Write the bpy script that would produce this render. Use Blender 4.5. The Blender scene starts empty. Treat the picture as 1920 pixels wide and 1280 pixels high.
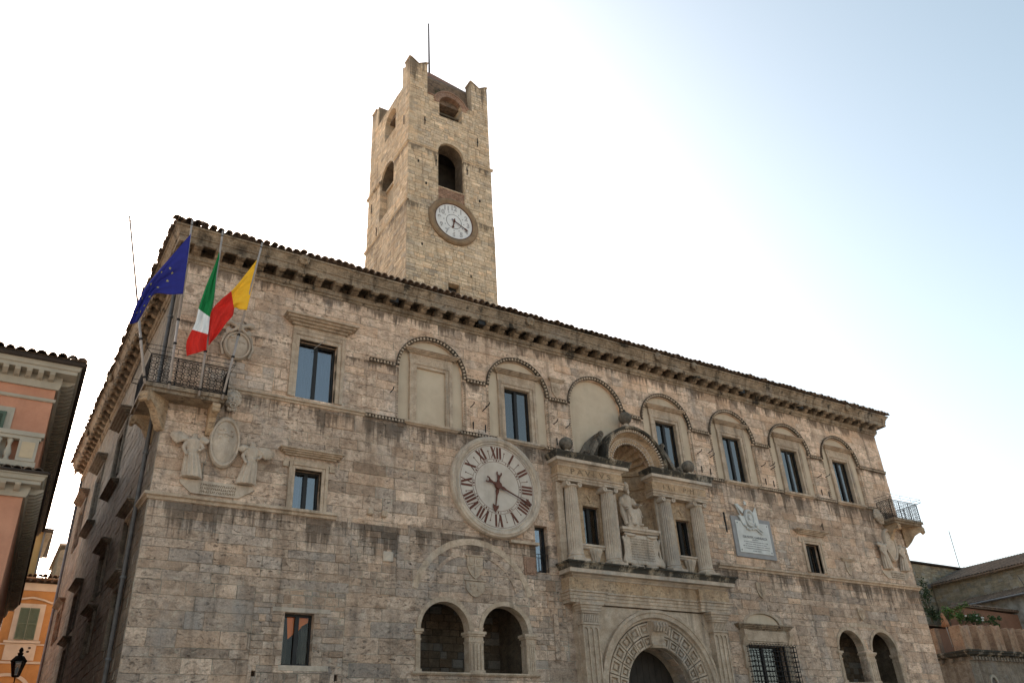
import bpy, bmesh, math, random
from mathutils import Matrix, Vector, noise
R = math.radians
PI = math.pi
rnd = random.Random(7)

# ------------------------------------------------------------------ camera, world, sun, exposure
scene = bpy.context.scene
COL = scene.collection
CAM = Vector((-2.62, -20.0, 1.6))
YAW, PIT, ROL = R(33.108), R(28.952), R(-3.208)
cd = bpy.data.cameras.new('camera')
cd.sensor_width = 36.0
cd.lens = 1517.8 / 1920 * 36
cd.clip_end = 3000
cam = bpy.data.objects.new('camera', cd)
COL.objects.link(cam)
_f = Vector((math.sin(YAW) * math.cos(PIT), math.cos(YAW) * math.cos(PIT), math.sin(PIT)))
_r = Vector((math.cos(YAW), -math.sin(YAW), 0))
_u = _r.cross(_f)
_r2 = math.cos(ROL) * _r + math.sin(ROL) * _u
_u2 = -math.sin(ROL) * _r + math.cos(ROL) * _u
cam.matrix_world = Matrix(((_r2.x, _u2.x, -_f.x, CAM.x), (_r2.y, _u2.y, -_f.y, CAM.y), (_r2.z, _u2.z, -_f.z, CAM.z), (0, 0, 0, 1)))
scene.camera = cam

SUN_EL, SUN_AZ = R(25), R(3)      # behind the palace (azimuth from +y towards +x)
world = bpy.data.worlds.new('World')
scene.world = world
world.use_nodes = True
wn, wl = world.node_tree.nodes, world.node_tree.links
bg = wn['Background']
sky = wn.new('ShaderNodeTexSky')
sky.sky_type = 'NISHITA'
sky.sun_disc = False
sky.sun_elevation = SUN_EL
sky.sun_rotation = SUN_AZ
sky.altitude = 100
sky.air_density = 1.0
sky.dust_density = 4.0
sky.ozone_density = 1.0
hs = wn.new('ShaderNodeHueSaturation')          # hazy, milky sky
hs.inputs['Saturation'].default_value = 0.80
hs.inputs['Hue'].default_value = 0.478
wl.new(sky.outputs[0], hs.inputs['Color'])
tint = wn.new('ShaderNodeMix'); tint.data_type = 'RGBA'; tint.blend_type = 'MULTIPLY'
tint.inputs[0].default_value = 1.0
tint.inputs[7].default_value = (1.0, 0.972, 0.93, 1)
wl.new(hs.outputs[0], tint.inputs[6])
wl.new(tint.outputs[2], bg.inputs[0])
bg.inputs[1].default_value = 0.10

sd = bpy.data.lights.new('sun', 'SUN')
sd.energy = 5.0
sd.angle = R(3)
sd.color = (1.0, 0.93, 0.82)
sun = bpy.data.objects.new('sun', sd)
COL.objects.link(sun)
_sdir = Vector((math.sin(SUN_AZ) * math.cos(SUN_EL), math.cos(SUN_AZ) * math.cos(SUN_EL), math.sin(SUN_EL)))
sun.rotation_euler = _sdir.to_track_quat('Z', 'Y').to_euler()
sun.location = (0, 40, 60)

scene.view_settings.view_transform = 'Standard'
scene.view_settings.look = 'None'
scene.view_settings.exposure = 1.7
scene.view_settings.gamma = 1.0
scene.view_settings.use_curve_mapping = False
scene.render.engine = 'CYCLES'

# ------------------------------------------------------------------ materials
MATS = {}
def _new(name):
    m = bpy.data.materials.new(name)
    m.use_nodes = True
    nt = m.node_tree
    return m, nt, nt.nodes, nt.links, nt.nodes['Principled BSDF']

def _math(nt, op, a, b=None, c=None):
    n = nt.nodes.new('ShaderNodeMath'); n.operation = op
    for i, v in enumerate((a, b, c)):
        if v is None: continue
        if isinstance(v, (int, float)): n.inputs[i].default_value = v
        else: nt.links.new(v, n.inputs[i])
    return n.outputs[0]

def _mix(nt, fac, a, b, mode='MIX'):
    n = nt.nodes.new('ShaderNodeMix'); n.data_type = 'RGBA'; n.blend_type = mode
    n.clamp_factor = True
    for sock, v in ((n.inputs[0], fac), (n.inputs[6], a), (n.inputs[7], b)):
        if isinstance(v, (int, float)): sock.default_value = v
        elif isinstance(v, (tuple, list)): sock.default_value = (*v[:3], 1)
        else: nt.links.new(v, sock)
    return n.outputs[2]

def _noise(nt, scale, detail=4, rough=0.55, vec=None, dist=0.0):
    n = nt.nodes.new('ShaderNodeTexNoise')
    n.inputs['Scale'].default_value = scale
    n.inputs['Detail'].default_value = detail
    n.inputs['Roughness'].default_value = rough
    n.inputs['Distortion'].default_value = dist
    if vec is not None: nt.links.new(vec, n.inputs['Vector'])
    return n.outputs[0]

def _pos(nt, scale=(1, 1, 1)):
    g = nt.nodes.new('ShaderNodeNewGeometry')
    m = nt.nodes.new('ShaderNodeMapping')
    m.inputs['Scale'].default_value = scale
    nt.links.new(g.outputs['Position'], m.inputs['Vector'])
    return m.outputs[0]

def _ramp(nt, v, lo, hi):
    n = nt.nodes.new('ShaderNodeMapRange'); n.clamp = True
    n.interpolation_type = 'SMOOTHSTEP'
    nt.links.new(v, n.inputs[0])
    n.inputs[1].default_value = lo; n.inputs[2].default_value = hi
    return n.outputs[0]

def _attr(nt, name):
    n = nt.nodes.new('ShaderNodeAttribute'); n.attribute_name = name
    return n.outputs['Fac']

def stone_mat(name, c1, c2, dark, mortar=(0.42, 0.37, 0.30), pit=0.6, streak=0.5, blotch=0.5, tonek=0.27,
              grey=(0.24, 0.24, 0.235), crust=0.0, ledges=(), bump=0.7, rough=0.92, pitscale=1.0, mottle=0.6, grain=1.5):
    m, nt, N, L, P = _new(name)
    p = _pos(nt)
    big = _noise(nt, 0.33, 5, 0.6, p)
    med = _noise(nt, 2.6, 8, 0.7, p, 0.4)
    fine = _noise(nt, 26, 6, 0.75, p)
    col = _mix(nt, _ramp(nt, med, 0.32, 0.66), c1, c2)
    # brown mottling inside the blocks, lying along the bedding
    mot = _noise(nt, 1.0, 7, 0.72, _pos(nt, (3.2, 3.2, 5.5)), 0.8)
    col = _mix(nt, _math(nt, 'MULTIPLY', _ramp(nt, mot, 0.47, 0.66), mottle), col, tuple(0.45 * a + 0.55 * d for a, d in zip(c2, dark)))
    mot2 = _noise(nt, 6.5, 6, 0.7, p, 0.5)
    col = _mix(nt, _math(nt, 'MULTIPLY', _ramp(nt, mot2, 0.50, 0.70), mottle * 0.8), col, tuple(0.6 * a + 0.4 * d for a, d in zip(c2, dark)))
    col = _mix(nt, _math(nt, 'MULTIPLY', _ramp(nt, mot2, 0.44, 0.28), mottle * 0.55), col, tuple(min(0.62, x * 1.25) for x in c1))
    # grey lichen / soot patches
    gp = _noise(nt, 0.9, 7, 0.65, _pos(nt, (1, 1, 0.55)))
    col = _mix(nt, _math(nt, 'MULTIPLY', _ramp(nt, gp, 0.5, 0.72), blotch), col, grey)
    hue = _attr(nt, 'hue')
    col = _mix(nt, _math(nt, 'MULTIPLY', _ramp(nt, hue, 0.2, 1.0), 0.38), col, grey)
    col = _mix(nt, _math(nt, 'MULTIPLY', _ramp(nt, _math(nt, 'MULTIPLY', hue, -1.0), 0.3, 1.0), 0.45), col,
               (c2[0] * 1.12, c2[1] * 0.98, c2[2] * 0.84))
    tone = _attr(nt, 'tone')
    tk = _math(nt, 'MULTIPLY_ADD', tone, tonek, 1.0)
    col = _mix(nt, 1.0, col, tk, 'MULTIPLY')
    col = _mix(nt, 1.0, col, _math(nt, 'MULTIPLY_ADD', big, 0.9, 0.55), 'MULTIPLY')
    # fine grain
    col = _mix(nt, 1.0, col, _math(nt, 'MULTIPLY_ADD', fine, grain, 1.02 - grain / 2), 'MULTIPLY')
    # mortar joints
    col = _mix(nt, _math(nt, 'MULTIPLY', _attr(nt, 'mort'), _ramp(nt, _noise(nt, 1.4, 3, 0.5, p), 0.35, 0.75)), col, mortar)
    # travertine pits: lying slots and holes
    pv = _pos(nt, (7.5 * pitscale, 7.5 * pitscale, 17 * pitscale))
    pn = _noise(nt, 1.0, 6, 0.72, pv, 0.25)
    area = _ramp(nt, _noise(nt, 0.8, 3, 0.6, p), 0.35, 0.65)
    pm = _math(nt, 'MULTIPLY', _ramp(nt, pn, 0.56, 0.66), area)
    pv2 = _noise(nt, 13 * pitscale, 5, 0.7, _pos(nt, (1, 1, 1.3)))
    pm2 = _math(nt, 'MULTIPLY', _ramp(nt, pv2, 0.60, 0.68), _ramp(nt, big, 0.35, 0.6))
    pm = _math(nt, 'MAXIMUM', pm, pm2)
    col = _mix(nt, _math(nt, 'MULTIPLY', pm, pit), col, dark)
    # rain streaks
    sn = _noise(nt, 1.0, 5, 0.6, _pos(nt, (2.6, 2.6, 0.22)), 0.3)
    col = _mix(nt, _math(nt, 'MULTIPLY', _ramp(nt, sn, 0.50, 0.72), streak), col, dark)
    ln = _noise(nt, 1.0, 4, 0.6, _pos(nt, (3.7, 3.7, 0.3)), 0.2)
    col = _mix(nt, _math(nt, 'MULTIPLY', _ramp(nt, ln, 0.58, 0.8), streak * 0.6), col, mortar)
    if ledges:                                  # soot washed down from the ledges: drips of their own length
        gz = N.new('ShaderNodeSeparateXYZ'); gg = N.new('ShaderNodeNewGeometry'); L.new(gg.outputs['Position'], gz.inputs[0])
        dn = _noise(nt, 1.0, 4, 0.65, _pos(nt, (2.1, 2.1, 0.05)), 0.0)
        dn2 = _noise(nt, 1.0, 4, 0.65, _pos(nt, (9.0, 9.0, 0.6)), 0.4)
        for zl, ln_ in ledges:
            depth = _math(nt, 'DIVIDE', _math(nt, 'SUBTRACT', zl, gz.outputs['Z']), ln_)          # 0 at the ledge, 1 at full length
            reach = _math(nt, 'MULTIPLY_ADD', _ramp(nt, dn, 0.36, 0.66), 0.75, _math(nt, 'MULTIPLY', _ramp(nt, dn2, 0.35, 0.65), 0.45))
            mk = _ramp(nt, _math(nt, 'SUBTRACT', reach, depth), 0.0, 0.55)
            mk = _math(nt, 'MULTIPLY', mk, _math(nt, 'GREATER_THAN', depth, 0.0))
            col = _mix(nt, _math(nt, 'MULTIPLY', mk, 0.72), col, tuple(0.9 * x for x in dark))
    if crust > 0:
        cn = _noise(nt, 2.2, 6, 0.7, _pos(nt, (1.0, 1.0, 0.6)))
        col = _mix(nt, _math(nt, 'MULTIPLY', _ramp(nt, cn, 0.62 - 0.3 * crust, 0.70 - 0.22 * crust), 0.93), col, (0.032, 0.029, 0.024))
    L.new(col, P.inputs['Base Color'])
    P.inputs['Roughness'].default_value = rough
    P.inputs['Specular IOR Level'].default_value = 0.2
    b = N.new('ShaderNodeBump')
    b.inputs['Strength'].default_value = bump
    b.inputs['Distance'].default_value = 0.05
    h = _math(nt, 'MULTIPLY_ADD', med, 0.8, _math(nt, 'MULTIPLY', fine, 0.35))
    h = _math(nt, 'SUBTRACT', h, _math(nt, 'MULTIPLY', pm, 1.2))
    L.new(h, b.inputs['Height'])
    L.new(b.outputs[0], P.inputs['Normal'])
    MATS[name] = m
    return m

def flat_mat(name, col, rough=0.7, var=0.25, scale=3.0, metal=0.0, spec=0.3, col2=None, bump=0.0, streak=0.0, sheen=0):
    m, nt, N, L, P = _new(name)
    p = _pos(nt)
    n1 = _noise(nt, scale, 6, 0.65, p)
    c2 = col2 or tuple(max(0, c * (1 - var)) for c in col)
    c = _mix(nt, _ramp(nt, n1, 0.35, 0.68), col, c2)
    if streak:
        sn = _noise(nt, 1.0, 5, 0.6, _pos(nt, (2.4, 2.4, 0.25)))
        c = _mix(nt, _math(nt, 'MULTIPLY', _ramp(nt, sn, 0.5, 0.75), streak), c, tuple(x * 0.35 for x in col))
    tone = _attr(nt, 'tone')
    c = _mix(nt, 1.0, c, _math(nt, 'MULTIPLY_ADD', tone, 0.3, 1.0), 'MULTIPLY')
    L.new(c, P.inputs['Base Color'])
    P.inputs['Roughness'].default_value = rough
    P.inputs['Metallic'].default_value = metal
    P.inputs['Specular IOR Level'].default_value = spec
    if bump:
        b = N.new('ShaderNodeBump'); b.inputs['Strength'].default_value = bump; b.inputs['Distance'].default_value = 0.02
        L.new(_noise(nt, scale * 6, 5, 0.7, p), b.inputs['Height']); L.new(b.outputs[0], P.inputs['Normal'])
    MATS[name] = m
    return m

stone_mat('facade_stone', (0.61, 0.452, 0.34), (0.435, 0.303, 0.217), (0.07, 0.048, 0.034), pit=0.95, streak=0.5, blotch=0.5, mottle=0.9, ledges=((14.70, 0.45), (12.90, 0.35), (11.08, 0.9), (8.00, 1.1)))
stone_mat('trim_stone', (0.52, 0.40, 0.298), (0.38, 0.278, 0.196), (0.075, 0.055, 0.04), pit=0.35, streak=0.55, blotch=0.4, pitscale=1.6, mottle=0.4, grain=0.9, bump=0.4)
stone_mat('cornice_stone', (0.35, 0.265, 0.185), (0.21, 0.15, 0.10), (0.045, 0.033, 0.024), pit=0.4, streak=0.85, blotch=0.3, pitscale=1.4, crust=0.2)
stone_mat('pale_stone', (0.54, 0.435, 0.34), (0.42, 0.33, 0.255), (0.11, 0.088, 0.068), pit=0.25, streak=0.5, blotch=0.45, pitscale=2.0, bump=0.25, mottle=0.25, grain=0.6)
stone_mat('billet_stone', (0.17, 0.13, 0.095), (0.10, 0.075, 0.055), (0.03, 0.024, 0.018), pit=0.3, streak=0.4, blotch=0.3, crust=0.4)
stone_mat('crusted_stone', (0.36, 0.29, 0.21), (0.25, 0.19, 0.13), (0.05, 0.04, 0.03), pit=0.4, streak=0.7, blotch=0.5, crust=0.85)
stone_mat('sooty_stone', (0.20, 0.165, 0.13), (0.12, 0.10, 0.08), (0.035, 0.03, 0.025), pit=0.4, streak=0.4, blotch=0.4, crust=0.35, grey=(0.10, 0.10, 0.10))
stone_mat('niche_stone', (0.48, 0.34, 0.22), (0.38, 0.25, 0.15), (0.10, 0.068, 0.045), pit=0.4, streak=0.45, blotch=0.2)
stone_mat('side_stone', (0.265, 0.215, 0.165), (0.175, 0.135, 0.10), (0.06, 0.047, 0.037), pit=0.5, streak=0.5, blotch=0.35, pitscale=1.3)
stone_mat('tower_stone', (0.60, 0.465, 0.325), (0.485, 0.36, 0.243), (0.11, 0.082, 0.058), mortar=(0.32, 0.255, 0.185), pit=0.35, streak=0.42, blotch=0.3, ledges=((34.95, 2.2), (29.1, 0.6), (25.55, 0.6)), tonek=0.24, mottle=0.4, pitscale=1.1)
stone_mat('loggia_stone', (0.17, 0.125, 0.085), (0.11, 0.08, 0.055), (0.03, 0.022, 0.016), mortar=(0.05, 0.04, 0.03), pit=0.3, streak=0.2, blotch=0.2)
stone_mat('brick', (0.33, 0.205, 0.14), (0.25, 0.145, 0.098), (0.08, 0.05, 0.04), mortar=(0.32, 0.26, 0.2), pit=0.2, streak=0.3, blotch=0.25)
stone_mat('brick_pale', (0.40, 0.26, 0.165), (0.30, 0.175, 0.11), (0.08, 0.055, 0.04), pit=0.4, streak=0.5, blotch=0.35)
stone_mat('church_stone', (0.34, 0.285, 0.20), (0.25, 0.205, 0.14), (0.10, 0.08, 0.06), mortar=(0.36, 0.32, 0.25), pit=0.35, streak=0.3, blotch=0.3)
flat_mat('plaster', (0.52, 0.415, 0.305), 0.95, 0.16, 1.6, col2=(0.46, 0.36, 0.262), streak=0.22, bump=0.1)
flat_mat('roof_tile', (0.20, 0.135, 0.09), 0.95, 0.5, 6.0, col2=(0.085, 0.06, 0.045), bump=0.4)
flat_mat('red_tile', (0.27, 0.125, 0.08), 0.95, 0.5, 5.0, col2=(0.15, 0.085, 0.06), bump=0.3)
flat_mat('dark_frame', (0.018, 0.015, 0.013), 0.5, 0.3, 4.0)
flat_mat('iron', (0.018, 0.019, 0.022), 0.8, 0.4, 20, spec=0.15, col2=(0.035, 0.028, 0.024))
flat_mat('pole_paint', (0.36, 0.31, 0.28), 0.45, 0.25, 5)
flat_mat('belfry_shade', (0.055, 0.044, 0.034), 0.95, 0.4, 3)
flat_mat('room_dark', (0.025, 0.022, 0.02), 0.95)
flat_mat('curtain_cloth', (0.42, 0.43, 0.45), 0.95, 0.1)
flat_mat('dark_drape', (0.05, 0.042, 0.036), 0.95, 0.3)
flat_mat('painted_reflection', (0.80, 0.22, 0.05), 0.9, 0.1)
flat_mat('dial_white', (0.54, 0.465, 0.395), 0.8, 0.12, 1.8, col2=(0.45, 0.375, 0.31), streak=0.22)
flat_mat('enamel_white', (0.66, 0.64, 0.62), 0.45, 0.08, 2)
flat_mat('rust_red', (0.125, 0.047, 0.032), 0.8, 0.3, 6)
flat_mat('clock_black', (0.035, 0.028, 0.028), 0.7, 0.2)
flat_mat('numeral_grey', (0.16, 0.14, 0.14), 0.8, 0.2)
flat_mat('rim_brown', (0.26, 0.175, 0.105), 0.8, 0.3, 3, streak=0.3)
flat_mat('rim_rust', (0.12, 0.05, 0.03), 0.8, 0.3)
flat_mat('marble', (0.56, 0.545, 0.515), 0.55, 0.18, 3, streak=0.1)
flat_mat('grey_marble', (0.27, 0.255, 0.25), 0.6, 0.15, 3)
flat_mat('inscription', (0.16, 0.15, 0.15), 0.8, 0.2)
flat_mat('inscription_faint', (0.22, 0.155, 0.10), 0.9, 0.2)
flat_mat('door_wood', (0.035, 0.025, 0.018), 0.7, 0.4, 3)
flat_mat('pink_stucco', (0.53, 0.25, 0.155), 0.95, 0.16, 1.3, col2=(0.44, 0.195, 0.12), streak=0.22, bump=0.15)
flat_mat('cream_trim', (0.40, 0.345, 0.275), 0.9, 0.15, 2.0, streak=0.15)
flat_mat('cream_panel', (0.50, 0.38, 0.25), 0.9, 0.1)
flat_mat('soffit_brown', (0.055, 0.04, 0.032), 0.9, 0.3)
flat_mat('orange_stucco', (0.33, 0.17, 0.06), 0.95, 0.14, 1.2, col2=(0.27, 0.135, 0.048), streak=0.3)
flat_mat('yellow_stucco', (0.40, 0.26, 0.11), 0.95, 0.12, 1.2, streak=0.05)
flat_mat('green_shutter', (0.085, 0.115, 0.08), 0.7, 0.2, 5)
flat_mat('zinc', (0.17, 0.175, 0.18), 0.55, 0.3, 4, metal=0.3)
flat_mat('lead_pipe', (0.155, 0.15, 0.15), 0.6, 0.3, 4)
flat_mat('red_wall', (0.26, 0.13, 0.08), 0.95, 0.18, 1.2, streak=0.12)
flat_mat('white_old_plaster', (0.44, 0.415, 0.37), 0.95, 0.5, 1.5, col2=(0.2, 0.18, 0.15), streak=0.6)
flat_mat('terracotta', (0.36, 0.17, 0.09), 0.9, 0.3, 5)
flat_mat('leaf_green', (0.055, 0.105, 0.028), 0.7, 0.5, 9, col2=(0.028, 0.06, 0.016))
flat_mat('leaf_bright', (0.11, 0.19, 0.04), 0.7, 0.5, 9, col2=(0.06, 0.11, 0.025))
flat_mat('leaf_dark', (0.028, 0.05, 0.016), 0.7, 0.5, 9, col2=(0.014, 0.025, 0.01))
flat_mat('bark', (0.10, 0.075, 0.05), 0.9, 0.4)
flat_mat('flower_white', (0.7, 0.68, 0.62), 0.8)
flat_mat('flag_blue', (0.022, 0.024, 0.20), 0.8, 0.12, 4)
flat_mat('flag_star', (0.42, 0.36, 0.10), 0.8, 0.05)
flat_mat('flag_green', (0.008, 0.19, 0.05), 0.8, 0.12, 4)
flat_mat('flag_white', (0.72, 0.71, 0.70), 0.8, 0.05, 4)
flat_mat('flag_red', (0.60, 0.022, 0.012), 0.8, 0.12, 4)
flat_mat('flag_yellow', (0.85, 0.45, 0.025), 0.8, 0.1, 4)
flat_mat('lamp_glass', (0.45, 0.44, 0.42), 0.25, 0.1)
flat_mat('bulb_white', (0.75, 0.74, 0.7), 0.3, 0.05)
flat_mat('paving', (0.48, 0.405, 0.32), 0.75, 0.3, 1.5, bump=0.2)

def glass_mat(name='window_glass', refl=1.9, base=0.03, tc=(0.52, 0.58, 0.66, 1)):
    m, nt, N, L, P = _new(name)
    out = N['Material Output']
    tr = N.new('ShaderNodeBsdfTransparent'); tr.inputs[0].default_value = tc
    gl = N.new('ShaderNodeBsdfGlossy'); gl.inputs['Roughness'].default_value = 0.02
    gl.inputs[0].default_value = (0.98, 0.93, 0.88, 1)
    fr = N.new('ShaderNodeFresnel'); fr.inputs[0].default_value = 1.6
    mx = N.new('ShaderNodeMixShader')
    L.new(_math(nt, 'ADD', _math(nt, 'MULTIPLY', fr.outputs[0], refl), base), mx.inputs[0])
    L.new(tr.outputs[0], mx.inputs[1]); L.new(gl.outputs[0], mx.inputs[2])
    bmp = N.new('ShaderNodeBump'); bmp.inputs['Strength'].default_value = 0.12
    L.new(_noise(nt, 1.6, 2, 0.5, _pos(nt)), bmp.inputs['Height'])
    L.new(bmp.outputs[0], gl.inputs['Normal'])
    L.new(mx.outputs[0], out.inputs[0])
    MATS[name] = m
glass_mat()
glass_mat('clear_glass', 0.3, 0.0, (0.95, 0.93, 0.9, 1))  # clear pane with its reflection turned down, so the orange panels show

# ------------------------------------------------------------------ mesh builder
FRAME = [Matrix.Identity(4)]          # current wall frame: local x along the wall, y into it, z up
class frame:
    def __init__(self, m): self.m = m
    def __enter__(self): FRAME.append(self.m)
    def __exit__(self, *a): FRAME.pop()

LOC = {}
class MB:
    def __init__(self):
        self.v = []; self.f = []; self.t = []; self.h = []; self.m = []; self.mi = []
    def add(self, vs, fs, tone=0.0, hue=0.0, mort=None, mi=0):
        o = len(self.v)
        self.v += [tuple(p) for p in vs]
        for k, fc in enumerate(fs):
            self.f.append(tuple(i + o for i in fc)); self.t.append(tone); self.h.append(hue)
            self.m.append(0.0 if mort is None else mort[k]); self.mi.append(mi)
        return self
    def box(self, x0, x1, y0, y1, z0, z1, tone=0.0, hue=0.0, mi=0):
        return self.add([(x0, y0, z0), (x1, y0, z0), (x1, y1, z0), (x0, y1, z0), (x0, y0, z1), (x1, y0, z1), (x1, y1, z1), (x0, y1, z1)],
                        [(0, 3, 2, 1), (4, 5, 6, 7), (0, 1, 5, 4), (1, 2, 6, 5), (2, 3, 7, 6), (3, 0, 4, 7)], tone, hue, None, mi)
    def prism(self, poly, y0, y1, tone=0.0, hue=0.0, mi=0):      # poly in (x, z), extruded along y
        n = len(poly)
        vs = [(x, y0, z) for x, z in poly] + [(x, y1, z) for x, z in poly]
        fs = [tuple(range(n)), tuple(range(2 * n - 1, n - 1, -1))] + [(i, i + n, (i + 1) % n + n, (i + 1) % n) for i in range(n)]
        return self.add(vs, fs, tone, hue, None, mi)
    def prism_x(self, poly, x0, x1, tone=0.0, mi=0):             # poly in (y, z), extruded along x
        n = len(poly)
        vs = [(x0, y, z) for y, z in poly] + [(x1, y, z) for y, z in poly]
        fs = [tuple(range(n)), tuple(range(2 * n - 1, n - 1, -1))] + [(i, i + n, (i + 1) % n + n, (i + 1) % n) for i in range(n)]
        return self.add(vs, fs, tone, 0, None, mi)
    def prism_z(self, poly, z0, z1, tone=0.0, mi=0):
        n = len(poly)
        vs = [(x, y, z0) for x, y in poly] + [(x, y, z1) for x, y in poly]
        fs = [tuple(range(n)), tuple(range(2 * n - 1, n - 1, -1))] + [(i, i + n, (i + 1) % n + n, (i + 1) % n) for i in range(n)]
        return self.add(vs, fs, tone, 0, None, mi)
    def ring(self, cx, cz, prof, a0, a1, n, tone=0.0, mi=0, ex=1.0):   # profile [(r, y)] turned about the y axis through (cx, cz)
        k = len(prof); vs = []; fs = []
        full = abs(a1 - a0) > 2 * PI - 1e-6
        cnt = n if full else n + 1
        for i in range(cnt):
            a = a0 + (a1 - a0) * i / n
            for r, y in prof: vs.append((cx + r * math.cos(a), y, cz + ex * r * math.sin(a)))
        for i in range(n):
            b = (i + 1) % cnt
            for j in range(k):
                fs.append((i * k + j, b * k + j, b * k + (j + 1) % k, i * k + (j + 1) % k))
        if not full:
            fs.append(tuple(range(k))); fs.append(tuple(range((cnt - 1) * k + k - 1, (cnt - 1) * k - 1, -1)))
        return self.add(vs, fs, tone, 0, None, mi)
    def lathe(self, cx, cy, prof, n=16, tone=0.0, mi=0, flute=0, fd=0.0, a0=0, a1=2 * PI, zrange=None):
        vs = []; fs = []; k = len(prof)
        for i in range(n):
            a = 2 * PI * i / n
            for r, z in prof:
                q = r
                if flute and (zrange is None or zrange[0] <= z <= zrange[1]):
                    q = r - fd * (0.5 + 0.5 * math.cos(a * flute))
                vs.append((cx + q * math.cos(a), cy + q * math.sin(a), z))
        for i in range(n):
            b = (i + 1) % n
            for j in range(k - 1):
                fs.append((i * k + j, b * k + j, b * k + j + 1, i * k + j + 1))
        fs.append(tuple(i * k for i in range(n - 1, -1, -1))); fs.append(tuple(i * k + k - 1 for i in range(n)))
        return self.add(vs, fs, tone, 0, None, mi)
    def tube(self, pts, r, n=6, tone=0.0, mi=0):
        pts = [Vector(p) for p in pts]; k = len(pts)
        rr = r if isinstance(r, (list, tuple)) else [r] * k
        vs = []; fs = []
        for i, p in enumerate(pts):
            d = (pts[min(i + 1, k - 1)] - pts[max(i - 1, 0)])
            if d.length < 1e-9: d = Vector((0, 0, 1))
            d.normalize()
            a = Vector((0, 0, 1)) if abs(d.z) < 0.9 else Vector((1, 0, 0))
            u = d.cross(a).normalized(); w = d.cross(u)
            for j in range(n):
                t = 2 * PI * j / n
                vs.append(p + (u * math.cos(t) + w * math.sin(t)) * rr[i])
        for i in range(k - 1):
            for j in range(n):
                fs.append((i * n + j, i * n + (j + 1) % n, (i + 1) * n + (j + 1) % n, (i + 1) * n + j))
        fs.append(tuple(range(n))); fs.append(tuple(range(k * n - 1, (k - 1) * n - 1, -1)))
        return self.add(vs, fs, tone, 0, None, mi)
    def ell(self, c, r, nu=12, nv=8, tone=0.0, rot=None, mi=0):
        vs = []; fs = []
        for j in range(1, nv):
            b = PI * j / nv
            for i in range(nu):
                a = 2 * PI * i / nu
                p = Vector((r[0] * math.sin(b) * math.cos(a), r[1] * math.sin(b) * math.sin(a), r[2] * math.cos(b)))
                if rot: p = rot @ p
                vs.append(p + Vector(c))
        top = Vector((0, 0, r[2])); bot = Vector((0, 0, -r[2]))
        if rot: top = rot @ top; bot = rot @ bot
        vs.append(top + Vector(c)); vs.append(bot + Vector(c))
        T = len(vs) - 2; B = T + 1
        for i in range(nu):
            fs.append((T, i, (i + 1) % nu))
            fs.append((B, (nv - 2) * nu + (i + 1) % nu, (nv - 2) * nu + i))
            for j in range(nv - 2):
                fs.append((j * nu + i, (j + 1) * nu + i, (j + 1) * nu + (i + 1) % nu, j * nu + (i + 1) % nu))
        return self.add(vs, fs, tone, 0, None, mi)
    def loft(self, rings, tone=0.0, mi=0):
        n = len(rings[0]); vs = [p for r in rings for p in r]; fs = []
        for i in range(len(rings) - 1):
            for j in range(n):
                fs.append((i * n + j, i * n + (j + 1) % n, (i + 1) * n + (j + 1) % n, (i + 1) * n + j))
        fs.append(tuple(range(n - 1, -1, -1))); k = (len(rings) - 1) * n
        fs.append(tuple(range(k, k + n)))
        return self.add(vs, fs, tone, 0, None, mi)
    def sweep(self, path, prof, tone=0.0, mi=0, closed=False):  # path in plan (x, y); profile [(out, z)], out = right-hand side
        P = [Vector((p[0], p[1])) for p in path]; n = len(P); k = len(prof); vs = []; fs = []
        for i in range(n):
            ds = []
            if i > 0: ds.append((P[i] - P[i - 1]).normalized())
            if i < n - 1: ds.append((P[i + 1] - P[i]).normalized())
            ns = [Vector((d.y, -d.x)) for d in ds]
            nn = ns[0] if len(ns) == 1 else (ns[0] + ns[1]) / (1 + ns[0].dot(ns[1]))
            for o, z in prof: vs.append((P[i].x + nn.x * o, P[i].y + nn.y * o, z))
        for i in range(n - 1):
            for j in range(k):
                fs.append((i * k + j, i * k + (j + 1) % k, (i + 1) * k + (j + 1) % k, (i + 1) * k + j))
        fs.append(tuple(range(k))); fs.append(tuple(range(n * k - 1, (n - 1) * k - 1, -1)))
        return self.add(vs, fs, tone, 0, None, mi)
    def mesh(self, name, mats, smooth=False, recalc=True, origin=None, M=None):
        M = M if M is not None else FRAME[-1]
        vs = [M @ Vector(p) for p in self.v]
        if origin is None:
            lo = [min(p[i] for p in vs) for i in range(3)]; hi = [max(p[i] for p in vs) for i in range(3)]
            origin = Vector(((lo[0] + hi[0]) / 2, (lo[1] + hi[1]) / 2, lo[2]))
        me = bpy.data.meshes.new(name)
        me.from_pydata([p - origin for p in vs], [], self.f)
        for nm, dat in (('tone', self.t), ('hue', self.h), ('mort', self.m)):
            if any(dat):
                a = me.attributes.new(nm, 'FLOAT', 'FACE'); a.data.foreach_set('value', dat)
        for mt in (mats if isinstance(mats, (list, tuple)) else [mats]): me.materials.append(MATS[mt])
        if any(self.mi): me.polygons.foreach_set('material_index', self.mi)
        if recalc:
            bm = bmesh.new(); bm.from_mesh(me); bmesh.ops.recalc_face_normals(bm, faces=bm.faces); bm.to_mesh(me); bm.free()
        if smooth: me.polygons.foreach_set('use_smooth', [True] * len(me.polygons))
        me.update()
        return me, origin
    def build(self, name, mats, parent=None, smooth=False, recalc=True, label=None, kind=None, auto=None):
        me, o = self.mesh(name, mats, smooth, recalc)
        ob = link(name, me, o, parent)
        if label: ob['label'] = label
        if kind: ob['kind'] = kind
        if auto is not None:
            md = ob.modifiers.new('bevel', 'BEVEL'); md.width = auto; md.segments = 1; md.limit_method = 'ANGLE'; md.angle_limit = R(40)
        return ob

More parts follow.
